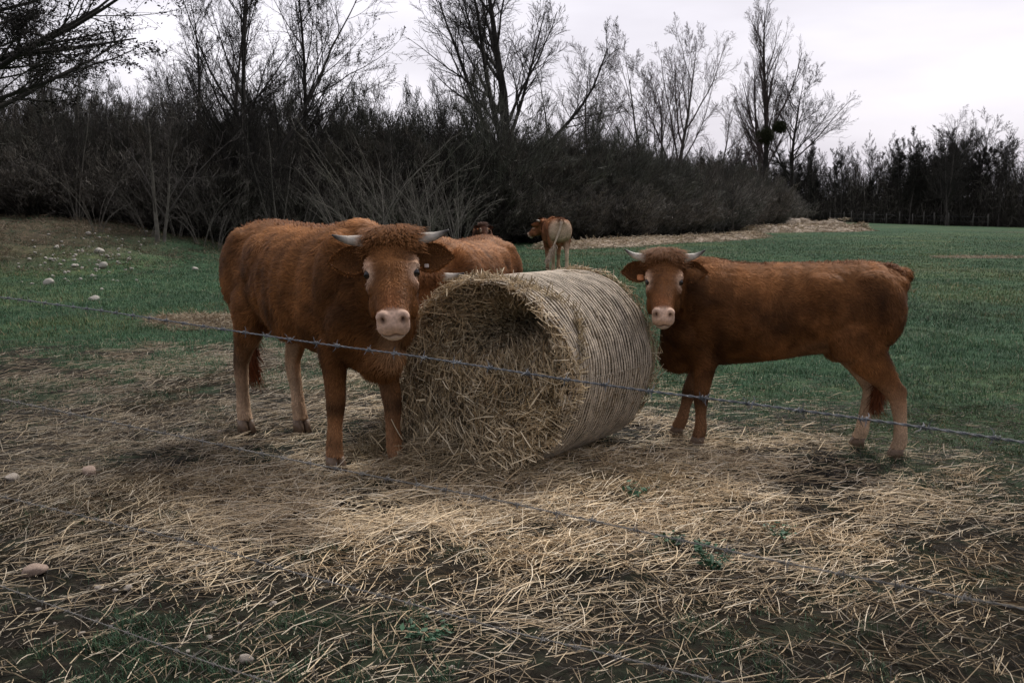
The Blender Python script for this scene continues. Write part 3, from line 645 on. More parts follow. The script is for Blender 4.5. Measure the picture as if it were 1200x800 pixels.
    q = q[:, 0]; V, Q, T = loft(C, Wl, Uu, .215 * (1 - q) + .128 * q, .32 * (1 - q) ** 1.0 + .165 * q, 2.1, 24); A.add(V, Q, T)
    c_th = C[12] - np.array([0, 0, .13]); ell(c_th, (.12, .07, .16))
    # one continuous surface
    raw = A.mesh('body', col=False); tmp = put('tmp', raw)
    md = tmp.modifiers.new('r', 'REMESH'); md.mode = 'VOXEL'; md.voxel_size = p['vox']
    m2 = tmp.modifiers.new('s', 'SMOOTH'); m2.factor = .5; m2.iterations = int(round(9 * .0085 / p['vox']))
    dg = bpy.context.evaluated_depsgraph_get(); me = bpy.data.meshes.new_from_object(tmp.evaluated_get(dg)); me.name = 'body'
    bpy.data.objects.remove(tmp)
    nv = len(me.vertices); V = np.empty(nv * 3, np.float32); me.vertices.foreach_get('co', V); V = V.reshape(-1, 3).astype(float)
    Nn = np.empty(nv * 3, np.float32); me.vertices.foreach_get('normal', Nn); Nn = Nn.reshape(-1, 3).astype(float)
    HL = Hinv(V)                                                     # head-local coordinates
    def ga(c, r): return np.exp(-(((HL - np.array(c)) / np.array(r)) ** 2).sum(1))
    inhead = (1 - sm(np.abs(HL[:, 1]), .135, .165)) * (HL[:, 0] > -.1) * (HL[:, 0] < .6) * sm(HL[:, 2], -.30 + .24 * sm(HL[:, 0], .2, .5) * .4 - .02, -.24 + .05 * sm(HL[:, 0], .3, .5)) * (HL[:, 2] < .1)
    disp = np.zeros((nv, 1)); nos = np.zeros(nv); mouth = np.zeros(nv); lid = np.zeros(nv); ring = np.zeros(nv)
    for sg in (-1, 1):
        n_ = ga((.528, sg * .047, -.034), (.020, .012, .017)) * inhead; nos = np.maximum(nos, n_)
        ring = np.maximum(ring, ga((.203, sg * .118, -.026), (.050, .032, .038)) * inhead)
        lid = np.maximum(lid, ga((.200, sg * .128, -.030), (.021, .03, .019)) * inhead)
    zl = -.104 - .30 * np.abs(HL[:, 1]) + .004 * np.sin(HL[:, 1] * 90)
    mouth = np.exp(-((HL[:, 2] - zl) / .008) ** 2) * (HL[:, 0] > .45) * inhead * sm(HL[:, 0], .45, .50)
    V = V - Nn * ((nos * .034 + mouth * .008 + lid * .010 + .0)[:, None])
    ridge = np.exp(-((np.linalg.norm((HL - np.array([.2, 0, 0]))[:, :2] - np.array([0, .118]) * np.sign(HL[:, 1:2]), axis=1) - .030) / .008) ** 2) * (HL[:, 2] > -.08) * inhead
    V = V + Nn * (ridge * .004)[:, None]
    # muscle relief and fur lumps
    lump = (fbm(V[:, 0] * 5 + V[:, 1] * 3, V[:, 2] * 5 - V[:, 1] * 2, seed) - .5) * .022 * (1 - inhead) * sm(V[:, 2], .45, .7)
    V = V + Nn * lump[:, None]
    side = np.abs(Nn[:, 1]) * (1 - inhead)
    def dent(cx, cz, rx, rz, d): return d * np.exp(-((V[:, 0] - cx) / rx) ** 2 - ((V[:, 2] - cz) / rz) ** 2) * side
    rel = dent(-.43, 1.04, .09, .10, -.030) + dent(.27, .95, .05, .22, -.018) + dent(-.30, .72, .10, .05, -.012) + dent(-.72, 1.12, .05, .06, -.012) + dent(-.56, .62, .05, .08, .012)
    rel = rel + .0035 * np.sin(V[:, 0] * 62 + V[:, 2] * 9) * side * sm(V[:, 0], -.32, -.18) * (1 - sm(V[:, 0], .12, .25)) * sm(V[:, 2], .65, .75) * (1 - sm(V[:, 2], 1.0, 1.1))
    V = V + Nn * rel[:, None]
    me.vertices.foreach_set('co', V.astype(np.float32).ravel()); me.update()
    # colours
    base = np.array(p['col']); z = V[:, 2]; C = np.tile(base, (nv, 1))
    n1 = fbm(V[:, 0] * 4 + V[:, 1] * 2.5, z * 4 - V[:, 1] * 1.5, seed + 3)[:, None]
    C = C * (.10 + 1.8 * n1) * (.8 + .4 * fbm(V[:, 0] * 13 + V[:, 1] * 8, z * 11, seed + 9)[:, None])
    top_light = sm(Nn[:, 2], .1, .9)[:, None] * sm(z, .9, 1.2)[:, None]  # light from above painted into the coat: upward-facing back made paler
    C = C * (1 - .5 * top_light) + np.array([.44, .20, .075]) * .5 * top_light * (.55 + .9 * n1) * 1.0
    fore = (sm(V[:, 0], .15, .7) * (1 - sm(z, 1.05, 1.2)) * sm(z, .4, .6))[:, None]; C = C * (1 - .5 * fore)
    tan_ = np.array([.43, .25, .14]); pale = np.array([.72, .53, .36])
    low = (1 - sm(z, .12, .56))[:, None] * (.45 + .5 * n1)
    hind = sm(-V[:, 0], .3, .6)[:, None]
    C = C * (1 - low * (.50 + .42 * hind)) + (tan_ * (1 - hind) + pale * .92 * hind) * low * (.50 + .42 * hind)
    inner = (sm(-Nn[:, 1] * np.sign(V[:, 1]), .1, .8) * (1 - sm(z, .5, .75)) * hind[:, 0])[:, None]; C = C * (1 - .6 * inner) + pale * .6 * inner
    front_in = (sm(-Nn[:, 1] * np.sign(V[:, 1]), .2, .9) * (1 - sm(z, .35, .6)) * (1 - hind[:, 0]))[:, None]; C = C * (1 - .35 * front_in) + tan_ * .35 * front_in
    knee = (np.exp(-((z - .33) / .05) ** 2) * (1 - hind[:, 0]))[:, None]; C = C * (1 - .6 * knee)
    und = (sm(-Nn[:, 2], .3, .9) * sm(z, .45, .55) * (1 - sm(z, .75, .85)) * sm(-V[:, 0], -.1, .4))[:, None]; C = C * (1 - .5 * und) + tan_ * .5 * und
    dew = (sm(V[:, 0], .60, .76) * np.exp(-(V[:, 1] / .055) ** 2) * sm(z, .52, .62) * (1 - sm(z, .92, 1.02)) * (1 - inhead))[:, None] * (.3 + .9 * n1); C = C * (1 - .8 * dew) + np.array([.42, .24, .12]) * .8 * dew
    if p['rump']:
        rm = (sm(-V[:, 0], .62, .84) * (1 - sm(z, 1.08, 1.22) * .7))[:, None] * p['rump']; C = C * (1 - rm) + np.array([.62, .47, .33]) * rm
        C = C * (1 - low * .5 * p['rump']) + pale * low * .5 * p['rump']
    hC = base * (.78 + .45 * fbm(HL[:, 0] * 14, HL[:, 1] * 14, seed + 5)[:, None])
    ih = (sm(HL[:, 0], .0, .08) * inhead)[:, None]; C = C * (1 - ih) + hC * ih
    bridge = (np.exp(-((HL[:, 0] - .43) / .09) ** 2) * np.exp(-(HL[:, 1] / .05) ** 2) * (HL[:, 2] > -.06) * inhead)[:, None]; C = C * (1 - .45 * bridge) + np.array([.30, .115, .05]) * .45 * bridge
    r_ = (np.clip(ring * 1.5, 0, 1))[:, None] * .92; C = C * (1 - r_) + np.array([.72, .50, .35]) * r_
    mz = (sm(HL[:, 0] + .3 * (HL[:, 2] + .05), .455, .500) * inhead); C = C * (1 - mz[:, None]) + np.array([.72, .50, .37]) * (.55 + .5 * n1 + .4 * fbm(HL[:, 1] * 40, HL[:, 2] * 40 + HL[:, 0] * 30, 4)[:, None]) * mz[:, None]
    chin = (sm(HL[:, 0], .45, .5) * sm(-HL[:, 2], .10, .12) * inhead)[:, None]; C = C * (1 - chin) + np.array([.66, .53, .43]) * chin
    dk = np.clip(nos * 1.5 + mouth * .8, 0, 1)[:, None]; C = C * (1 - dk) + np.array([.06, .026, .018]) * dk
    ld = np.clip(lid * 1.8 - .3, 0, 1)[:, None]; C = C * (1 - ld) + np.array([.02, .01, .008]) * ld
    ca = me.color_attributes.new('Col', 'FLOAT_COLOR', 'POINT'); c4 = np.ones((nv, 4), np.float32); c4[:, :3] = C; ca.data.foreach_set('color', c4.ravel())
    me.polygons.foreach_set('use_smooth', np.ones(len(me.polygons), bool))
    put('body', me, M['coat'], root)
    # coat of hair
    n = p['nfur']; P_, Nf, vi = sample_mesh(me, n, g, lambda c: np.where(Hinv(c)[:, 0] > .0, 2.2, 1.0))
    hl = Hinv(P_); ih = (np.abs(hl[:, 1]) < .18) & (hl[:, 0] > -.07) & (hl[:, 0] < .6) & (hl[:, 2] > -.28) & (hl[:, 2] < .1)
    D = np.tile([-1., 0, -.55], (n, 1)); D[:, 2] -= .8 * (1 - sm(P_[:, 2], .55, .9)); lg = P_[:, 2] < .55; D[lg] = (-.1, 0, -1)
    wv = np.stack([vnoise(P_[:, 0] * 5, P_[:, 2] * 5 + P_[:, 1] * 3, seed + i) - .5 for i in range(3)], 1) * 1.8
    wh = np.stack([vnoise(P_[:, 0] * 34, P_[:, 2] * 34 + P_[:, 1] * 21, seed + 20 + i) - .5 for i in range(3)], 1) * .7; D = D + (wv + wh) * (~lg)[:, None]
    Dh = np.where(hl[:, :1] > .16, np.array([1., 0, 0]), np.array([-.9, 0, 0])) + np.column_stack([0 * hl[:, 0], np.sign(hl[:, 1]) * .5 + 0 * hl[:, 0], -.3 + 0 * hl[:, 0]])
    Dh = Dh + (wv * .4); D[ih] = (Dh @ Rh.T)[ih]
    Lh = g.uniform(.022, .045, n); Lh = np.where(lg, g.uniform(.010, .02, n), Lh); Lh = np.where(ih, g.uniform(.010, .02, n), Lh)
    nk = (~ih) & (P_[:, 0] > .55) & (P_[:, 2] < 1.0) & (P_[:, 2] > .5); Lh = np.where(nk, g.uniform(.03, .06, n), Lh)
    Lh = Lh * p['fluff']
    keep = ~(ih & ((hl[:, 0] + .3 * (hl[:, 2] + .05)) > .478))
    for sg in (-1, 1): keep &= ~(ih & (np.abs(hl[:, 0] - .2) < .020) & (np.abs(hl[:, 1] - sg * .125) < .03) & (hl[:, 2] > -.06))
    Cs = C[vi] * g.uniform(.66, 1.32, (n, 1)) * np.array([1, 1, 1]); Cs = Cs * (1 + .42 * (vnoise(P_[:, 0] * 16, P_[:, 2] * 16 + P_[:, 1] * 9, seed)[:, None] - .5) * 2)
    Wd = np.full(n, p['fw']) * g.uniform(.6, 1.3, n)
    F = Acc(); a = keep; V_, Q_, T_2, C_2 = strands(P_[a], Nf[a], D[a], Lh[a], Wd[a], Cs[a], g); F.add(V_, Q_, T_2, C_2)
    # forelock between the horns, falling over the forehead
    n = int(3000 * min(1, p['nfur'] / 40000)) + 200
    x = g.uniform(-.06, .075, n); y = g.normal(size=n) * .055; y = np.clip(y, -.125, .125); zt = .012 - .02 * (np.abs(x) / .06) ** 2 - 2.2 * y ** 2
    Pt = H(np.column_stack([x, y, zt])); Nt = np.tile(Rh @ np.array([-.35, 0, 1.]), (n, 1)) ; Nt = nrm(Nt)
    Dt = np.column_stack([np.full(n, 1.), y * 9 + g.normal(size=n) * .3, np.full(n, -.1)]) @ Rh.T
    Cf = np.array(p['col']) * 1.0 * g.uniform(.6, 1.5, (n, 1))
    V_, Q_, T_2, C_2 = strands(Pt, Nt, Dt, g.uniform(.03, .085, n), np.full(n, p['fw']), Cf, g, lift=.24, curl=.28); F.add(V_, Q_, T_2, C_2)
    # ridge of hair down the back and at the tail head
    n = int(2500 * min(1, p['nfur'] / 40000)) + 200
    x = np.where(g.random(n) < .3, g.normal(size=n) * .035 - .80, g.uniform(-.8, .55, n)); y = g.normal(size=n) * .03
    z = np.interp(x, S_[:, 0], S_[:, 1]) - .008; th_ = np.abs(x + .80) < .08
    Pt = np.column_stack([x, y, z + .012 * th_]); Nt = nrm(np.column_stack([-.3 * th_, y * 6, np.ones(n)])); Dt = np.column_stack([-np.ones(n), g.normal(size=n) * .5, 0 * x])
    V_, Q_, T_2, C_2 = strands(Pt, Nt, Dt, g.uniform(.03, .055, n) * np.where(th_, .75, .7), np.full(n, p['fw']), np.array([.20, .080, .030]) * g.uniform(.6, 1.5, (n, 1)), g, lift=.6, curl=.5); F.add(V_, Q_, T_2, C_2)
    put('fur', F.mesh('fur'), M['fur'], root)
    # eyes, horns, ears, hooves, tail
    for sg in (-1, 1):
        if True: V_, Q_, T_2 = ellipsoid((.200, sg * .1125, -.030), (.0205, .0195, .0195), None, 16, 10); put('eye', mk_mesh('eye', H(V_), Q_, T_2), M['eye'], root)
        hu = p['horn_up']
        hpth = np.array([[.005, sg * .075, -.045], [.0, sg * .12, -.045], [-.002 - .01 * hu, sg * .165, -.040], [-.004 - .03 * hu, sg * .21, -.034], [-.008 - .07 * hu, sg * .25, -.022], [-.014 - .12 * hu, sg * .282, -.008]])
        tn = np.linspace(0, 5, 21); hp_ = np.stack([np.interp(tn, np.arange(6), hpth[:, i]) for i in range(3)], 1); rr_ = np.interp(tn, np.arange(6), [.031, .029, .025, .019, .012, .004]) * (1 + .03 * np.sin(tn * 14))
        T_ = nrm(np.gradient(hp_, axis=0)); U_ = nrm(np.cross(np.tile(ez, (21, 1)), T_)); W_ = np.cross(T_, U_)
        V_, Q_, T_2 = loft(hp_, U_, W_, rr_, rr_, 2, 14)
        tipc = sm(np.repeat(tn, 14), 2.6, 4.6)[:, None]; hc = np.array([.55, .50, .42]) * (1 - tipc) + np.array([.06, .055, .05]) * tipc; hc = np.vstack([hc, hc[:1], hc[-1:]])
        if p['horns']: put('horn', mk_mesh('horn', H(V_), Q_, T_2, hc), M['horn'], root)
        # ear: a cupped leaf with real thickness
        nu, nw = 14, 11; u = np.linspace(0, 1, nu)[:, None]; v = np.linspace(-1, 1, nw)[None]
        wid = .068 * np.sin(np.pi * np.clip(u * .80 + .16, 0, 1)) ** .8 * (1 - .0 * u); wid = wid * np.sqrt(np.clip(1.03 - u ** 5, 0, 1))
        Xr = u * .20; cup = .045 * (1 - v ** 2) * (np.sin(np.pi * np.clip(u * .85 + .12, 0, 1)))
        def earpt(off):
            loc_ = np.stack([wid * v, Xr + 0 * v, -cup - off + 0 * v], -1)                     # x: across, y: outwards, z: open side
            return loc_.reshape(-1, 3)
        top_, bot = earpt(0), earpt(.007)
        i_ = np.arange(nu - 1)[:, None] * nw; j_ = np.arange(nw - 1)[None]
        Qa = np.stack([i_ + j_, i_ + j_ + 1, i_ + j_ + nw + 1, i_ + j_ + nw], -1).reshape(-1, 4); nn_ = nu * nw; Qb = Qa[:, ::-1] + nn_
        bd = list(range(nw)) + [r * nw + nw - 1 for r in range(1, nu)] + [(nu - 1) * nw + c for c in range(nw - 2, -1, -1)] + [r * nw for r in range(nu - 2, 0, -1)]
        Qc = np.array([[bd[a_], bd[(a_ + 1) % len(bd)], bd[(a_ + 1) % len(bd)] + nn_, bd[a_] + nn_] for a_ in range(len(bd))])
        Ve = np.vstack([top_, bot]); Ve[:, 1] *= sg
        er = rotx(sg * .20) @ rotz(sg * -.20) @ roty(.25); Ve = Ve @ er.T + np.array([.075, sg * .105, -.075])
        ec = np.vstack([np.tile(np.array(p['col']) * .6, (nn_, 1)), np.tile(np.array(p['col']) * 1.1, (nn_, 1))])
        Qe = np.vstack([Qa, Qb, Qc]); em = mk_mesh('ear', H(Ve), Qe[:, ::-1] if sg > 0 else Qe, None, ec); eo = put('ear', em, M['coat'], root)
        n = int(2600 * min(1, p['nfur'] / 40000)) + 150; Pe, Ne, ve = sample_mesh(em, n, g)
        De = np.tile(H((.02, sg * 1, -.0)) - H((0, 0, 0)), (n, 1)) + g.normal(size=(n, 3)) * .35
        el = (Pe - O) @ Rh; rim = sm(el[:, 0] - .075, -.01, .05)
        V_, Q_, T_2, C_2 = strands(Pe, Ne, De, g.uniform(.008, .020, n), np.full(n, p['fw'] * .8), ec[ve] * g.uniform(1.0, 2.3, (n, 1)), g, lift=.35, curl=.5)
        put('ear_hair', mk_mesh('ear_hair', V_, Q_, T_2, C_2), M['fur'], eo)
        tk = p['tags'][0 if sg > 0 else 1]
        if tk != 'none':
            c_ = np.array([.118, sg * .165, -.085]); V_, Q_, T_2 = loft(np.array([[0, 0, 0], [0, 0, .004]]) + c_, np.tile(ex, (2, 1)), np.tile(ey, (2, 1)), np.array([.022, .022]) * (.45 if tk == 'white' else 1), np.array([.025, .025]) * (.45 if tk == 'white' else 1), 4, 16)
            put('ear_tag', mk_mesh('ear_tag', H(V_), Q_, T_2), M['tag'] if tk == 'orange' else M['tag_white'], root)
    for hx_, hy_, fr in hooves:
        for sd_ in (-1, 1):
            Ch = np.array([[hx_ - .004, hy_ + sd_ * .022, .078], [hx_ + .006, hy_ + sd_ * .023, .045], [hx_ + .016, hy_ + sd_ * .024, .004]])
            V_, Q_, T_2 = loft(Ch, np.tile(ex, (3, 1)), np.tile(ey, (3, 1)), np.array([.044, .050, .060]), np.array([.022, .024, .025]), 2.4, 14)
            put('hoof', mk_mesh('hoof', V_, Q_, T_2, np.tile([.17, .115, .075], (len(V_), 1))), M['horn'], root)
    sw = p['tail_swing']; tz = np.linspace(0, 1, 14); tp = np.column_stack([-.862 + .045 * p['tail_in'] - .05 * np.sin(tz * 2.2) * (1 - p['tail_in']) + .17 * tz * p['tail_in'], sw * tz ** 1.6, 1.15 - .80 * tz + .05 * np.sin(tz * 3)])
    tr_ = np.interp(tz, [0, .2, .7, 1], [.036, .026, .018, .014])
    T_ = nrm(np.gradient(tp, axis=0)); U_ = nrm(np.cross(np.tile(ey, (14, 1)), T_)); W_ = np.cross(T_, U_)
    tc_ = np.array(p['tail_col'] or (.17, .058, .024)); V_, Q_, T_2 = loft(tp, U_, W_, tr_, tr_, 2, 12); to = put('tail', mk_mesh('tail', V_, Q_, T_2, np.tile(tc_, (len(V_), 1))), M['coat'], root)
    n = 1200; f = g.uniform(.55, 1, n) ** .7; Pt = np.stack([np.interp(f, tz, tp[:, i]) for i in range(3)], 1); rn = nrm(g.normal(size=(n, 3)) * np.array([1, 1, .1])); Pt = Pt + rn * .014
    V_, Q_, T_2, C_2 = strands(Pt, rn, np.tile([0, sw * .8, -1.], (n, 1)), g.uniform(.08, .2, n), np.full(n, p['fw'] * 1.2), tc_ * g.uniform(.5, 1.3, (n, 1)), g, lift=.15)
    put('tail_tuft', mk_mesh('tail_tuft', V_, Q_, T_2, C_2), M['fur'], to)
    return root

def ya(x, y): return math.atan2(y, x)
build_cow((-1.27, 6.47, -.01), ya(.617, -.785), 1.17, 1, 'largest red brown cow at left of the bale, facing us with mouth slightly open',
          poll=(.86, -.04, 1.19), yaw=R(-31), pitch=R(42), fl=[.15, -.02], fr=[-.06, 0], hl=[.15, .0], hr=[-.06, .0], nfur=90000, vox=.0078, tags=('white', 'none'), col=(.205, .086, .028), mouth=1, roll=R(3), fluff=1.15).scale = (1.17, 1.17, 1.23)
build_cow((1.740, 6.58, -.01), ya(-.962, .27), .985, 2, 'chestnut cow at right of the bale, standing side on and turning its head to us',
          poll=(.755, .17, 1.275), yaw=R(97), pitch=R(42), fl=[.01, 0], fr=[.19, 0], hl=[-.17, 0], hr=[.06, 0], nfur=90000, vox=.0078, tags=('orange', 'orange'), col=(.178, .074, .025), horn_up=.22, tail_in=.75, tail_swing=-.05).scale = (.94, .985, 1.025)
build_cow((-.40, 8.02, 0), ya(-.26, -.965), 1.10, 3, 'red brown cow feeding with lowered head behind the bale, half hidden by the largest cow',
          poll=(.93, .02, 1.03), yaw=R(5), pitch=R(58), nfur=60000, vox=.010, col=(.18, .073, .025), fluff=1.2)
build_cow((1.10, 25.2, 0), ya(-.10, 1), 1.10, 4, 'pale rumped tan cow walking away in the meadow beyond the bale, tail swung aside',
          poll=(.84, .22, 1.17), yaw=R(48), pitch=R(40), nfur=14000, vox=.014, fw=.005, col=(.24, .095, .042), rump=.9, tail_swing=.30, tail_col=(.62, .48, .36), hl=[.12, 0], hr=[-.1, 0], fl=[-.1, 0])
build_cow((-.80, 27.0, 0), ya(.05, -1), .91, 5, 'dark calf far behind the feeding cow, only its head with pale ear tags showing',
          poll=(.86, 0, 1.30), yaw=R(15), pitch=R(45), nfur=9000, vox=.016, fw=.005, col=(.08, .030, .015), tags=('orange', 'orange'), horns=False)

# ------------------------------------------------------------------ round bale
def bend_straws(P, D, Lh, g, k=4, sag=.12, up=None):
    """polyline straws starting at P-D*L/2 with a bend"""
    n = len(P); t = np.linspace(-.5, .5, k)[None, :, None]; bend = nrm(g.normal(size=(n, 3))) * Lh[:, None] * g.uniform(0, sag, (n, 1))
    return P[:, None] + D[:, None] * Lh[:, None, None] * t + bend[:, None] * (1 - 4 * t ** 2)

def straw_cols(n, g, tone=1., pal=((.70, .56, .36), (.53, .40, .24), (.80, .69, .51), (.30, .22, .13), (.15, .11, .07))):
    pal = np.array(pal); c = pal[g.choice(len(pal), n, p=[.3, .25, .2, .17, .08])]; return c * g.uniform(.8, 1.2, (n, 1)) * tone

def bale():
    g = np.random.default_rng(77)
    ax = np.array([.588, .809, 0]); rt = np.array([.809, -.588, 0]); C0 = np.array([-.15, 6.10, .570]); Rb, Lb = .59, 1.08
    root = empty('round_bale', (C0[0], C0[1], 0), label='half eaten round hay bale wrapped in pale netting, standing between the two front cows', category='hay bale')
    off = np.array([C0[0], C0[1], 0])
    def depth(u, v):
        e = lambda cu, cv, ru, rv: np.exp(-((u - cu) / ru) ** 2 - ((v - cv) / rv) ** 2)
        d = -.62 * e(.15, .31, .32, .16) - .10 * e(.35, -.1, .2, .35) + .10 * e(-.36, .10, .20, .26) + .30 * sm(-v, .0, .62) * (1 - .5 * sm(u, .1, .5)) + .05 * e(-.1, .0, .3, .2)
        return d + .10 * (fbm(u * 5 + 3, v * 5, 61) - .5) + .05 * (fbm(u * 14 + 3, v * 14, 62) - .5)
    # core
    nr, na = 26, 96; r = np.linspace(0, 1, nr)[:, None]; a = (np.arange(na) * 2 * np.pi / na)[None]
    u = Rb * r * np.cos(a); v = Rb * r * np.sin(a); d = depth(u, v) * (1 - .75 * r ** 12)
    Vf = C0 + rt * u[..., None] + UP * v[..., None] - ax * d[..., None]
    ns = 24; s = np.linspace(.03, 1, ns)[:, None] * Lb; rad = Rb * (1 + .03 * (fbm(np.cos(a) * 3 + s * 2, np.sin(a) * 3, 63) - .5)) * np.ones_like(s); rad[-3:] *= np.array([[.995], [.97], [.9]])
    Vs = C0 + rt * (rad * np.cos(a))[..., None] + UP * (rad * np.sin(a))[..., None] + ax * (s * np.ones_like(a))[..., None]
    V = np.concatenate([Vf.reshape(-1, 3), Vs.reshape(-1, 3), (C0 + ax * Lb)[None]]) - off; V[:, 2] = np.maximum(V[:, 2], 0.0)
    m = nr + ns; i = np.arange(m - 1)[:, None] * na; j = np.arange(na)[None]; j2 = (j + 1) % na
    Q = np.stack([i + j, i + na + j, i + na + j2, i + j2], -1).reshape(-1, 4)
    e = (m - 1) * na; T = np.stack([e + np.arange(na), np.full(na, m * na), e + (np.arange(na) + 1) % na], 1)
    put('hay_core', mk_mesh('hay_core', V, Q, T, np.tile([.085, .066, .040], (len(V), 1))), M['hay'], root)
    # loose hay on the eaten face
    n = 17000; rr = Rb * np.sqrt(g.random(n)) * 1.02; aa = g.uniform(0, 2 * np.pi, n); u = rr * np.cos(aa); v = rr * np.sin(aa)
    hang = sm(-v, -.25, .35); d = depth(u, v) + g.exponential(.022, n) * (1 + hang) - .07 * sm(rr / Rb, .8, 1) * sm(np.cos(aa - .5), .1, .7)
    P = C0 + rt * u[:, None] + UP * v[:, None] - ax * d[:, None]
    tang = np.column_stack([-np.sin(aa), np.cos(aa)]); th = g.uniform(0, np.pi, n); rd = np.column_stack([np.cos(th), np.sin(th)])
    mixw = g.uniform(0, 1, (n, 1)); D2 = tang * mixw * .9 + rd * (1 - mixw) + np.column_stack([0 * u, -hang * .9]); D = rt * D2[:, :1] + UP * D2[:, 1:] - ax * (g.normal(size=(n, 1)) * .35 + .25 * hang[:, None])
    D = nrm(D); Lh = g.uniform(.05, .20, n); X = bend_straws(P, D, Lh, g, 4, .16)
    tone = (.70 + .85 * vnoise(u * 5, v * 5, 4))[:, None]
    cc = straw_cols(n, g, 1, ((.54, .44, .28), (.38, .30, .185), (.70, .60, .42), (.18, .14, .085), (.08, .065, .04))) * tone
    A = Acc(); V, Q, ti = tubes(X - off, g.uniform(.0016, .0036, (n, 1))); V[:, 2] = np.maximum(V[:, 2], .005); A.add(V, Q, C=cc[ti])
    # hay pulled out and slumped at the lower left of the bale
    n = 7000; q = g.normal(size=(n, 2)) * np.array([.15, .20]); hz = .55 * np.exp(-(q ** 2 / np.array([.15, .20]) ** 2).sum(1) / 1.5)
    P = np.column_stack([-.62 + q[:, 0], 6.46 + q[:, 1], hz * g.random(n) ** .5 + .02]); D = nrm(g.normal(size=(n, 3)) * np.array([1, 1, .7]) + np.column_stack([q * 1.5, -np.ones(n) * .4]))
    X = bend_straws(P, D, g.uniform(.06, .22, n), g, 4, .18); V, Q, ti = tubes(X - off, g.uniform(.0014, .003, (n, 1))); V[:, 2] = np.maximum(V[:, 2], .004)
    A.add(V, Q, C=straw_cols(n, g, 1, ((.36, .29, .18), (.27, .215, .13), (.48, .41, .28), (.15, .12, .07), (.08, .065, .04)))[ti])
    n = 1600; u = g.uniform(-.52, .40, n); v = g.uniform(-.52, .12, n); d = depth(u, v) + g.uniform(.02, .09, n)
    P = C0 + rt * u[:, None] + UP * v[:, None] - ax * d[:, None]; D = nrm(np.column_stack([g.normal(size=(n, 2)) * .38, -np.ones(n)]) - ax * .25)
    X = bend_straws(P, D, g.uniform(.10, .26, n), g, 5, .16); V, Q, ti = tubes(X - off, g.uniform(.0016, .003, (n, 1))); V[:, 2] = np.maximum(V[:, 2], .004); A.add(V, Q, C=straw_cols(n, g, .95)[ti])
    # fringe around the top rim and the far rim
    n = 2600; aa = np.where(g.random(n) < .25, g.uniform(-.3, 1.3, n), g.uniform(1.3, np.pi + .9, n)); s = np.where(g.random(n) < .6, g.uniform(-.08, .06, n), Lb + g.uniform(-.06, .05, n)); rad = Rb + g.uniform(-.02, .035, n)
    P = C0 + rt * (rad * np.cos(aa))[:, None] + UP * (rad * np.sin(aa))[:, None] + ax * s[:, None]
    outw = rt * np.cos(aa)[:, None] + UP * np.sin(aa)[:, None]; tg = -rt * np.sin(aa)[:, None] + UP * np.cos(aa)[:, None]
    D = nrm(outw * g.normal(size=(n, 1)) * .45 + tg * g.normal(size=(n, 1)) + ax * g.normal(size=(n, 1)) * .7)
    X = bend_straws(P, D, g.uniform(.03, .13, n), g); V, Q, ti = tubes(X - off, g.uniform(.0013, .0026, (n, 1))); A.add(V, Q, C=straw_cols(n, g, .95)[ti])
    # hay pressed under the net on the round side
    n = 9000; aa = g.uniform(-1.5, np.pi + 1.0, n); s = g.uniform(.02, Lb, n); rad = Rb + g.uniform(.0, .012, n)
    P = C0 + rt * (rad * np.cos(aa))[:, None] + UP * (rad * np.sin(aa))[:, None] + ax * s[:, None]; tg = -rt * np.sin(aa)[:, None] + UP * np.cos(aa)[:, None]
    D = nrm(tg + ax * g.normal(size=(n, 1)) * .5); X = bend_straws(P, D, g.uniform(.04, .12, n), g, 3, .05)
    V, Q, ti = tubes(X - off, g.uniform(.0012, .0026, (n, 1))); V[:, 2] = np.maximum(V[:, 2], .004); A.add(V, Q, C=straw_cols(n, g, .60)[ti])
    put('loose_hay', A.mesh('loose_hay', smooth=False), M['straw'], root, kind='stuff')
    # netting: bands round the bale and the fine zigzag between them
    nb = 37; na = 180; th = np.linspace(0, 2 * np.pi, na); A = Acc()
    ss = np.linspace(.0, Lb, nb); edge = .05 * np.sin(th * 3 + 1) + .03 * np.sin(th * 7)
    P = np.zeros((nb, na, 3))
    for i_, s0 in enumerate(ss):
        wv = .005 * np.sin(th * 9 + s0 * 40) + .004 * (vnoise(th * 6, np.full(na, s0 * 30), 8) - .5) * 2 + edge * np.exp(-s0 / .12) * .9 + .016 * (vnoise(th * 2.3, np.full(na, s0 * 2.), 88) - .5)
        rr = Rb + .016 + .010 * (vnoise(th * 5, np.full(na, s0 * 8), 9) - .5) + .012 * (vnoise(th * 2, np.full(na, s0 * 4), 19) - .5) - .03 * np.exp(-s0 / .04) * sm(np.sin(th), .2, 1) * (vnoise(th * 4, th * 0, 5)) - .05 * sm(s0, Lb - .08, Lb)
        P[i_] = C0 + rt * (rr * np.cos(th))[:, None] + UP * (rr * np.sin(th))[:, None] + ax * (s0 + wv)[:, None]
    P[..., 2] = np.maximum(P[..., 2], .006)
    outw = (rt * np.cos(th)[:, None] + UP * np.sin(th)[:, None])[None]; hw = (.0108 * (.6 + .7 * vnoise(np.arange(nb)[:, None] * 3.1 + 0 * th[None], th[None] * 26, 12)))[..., None]
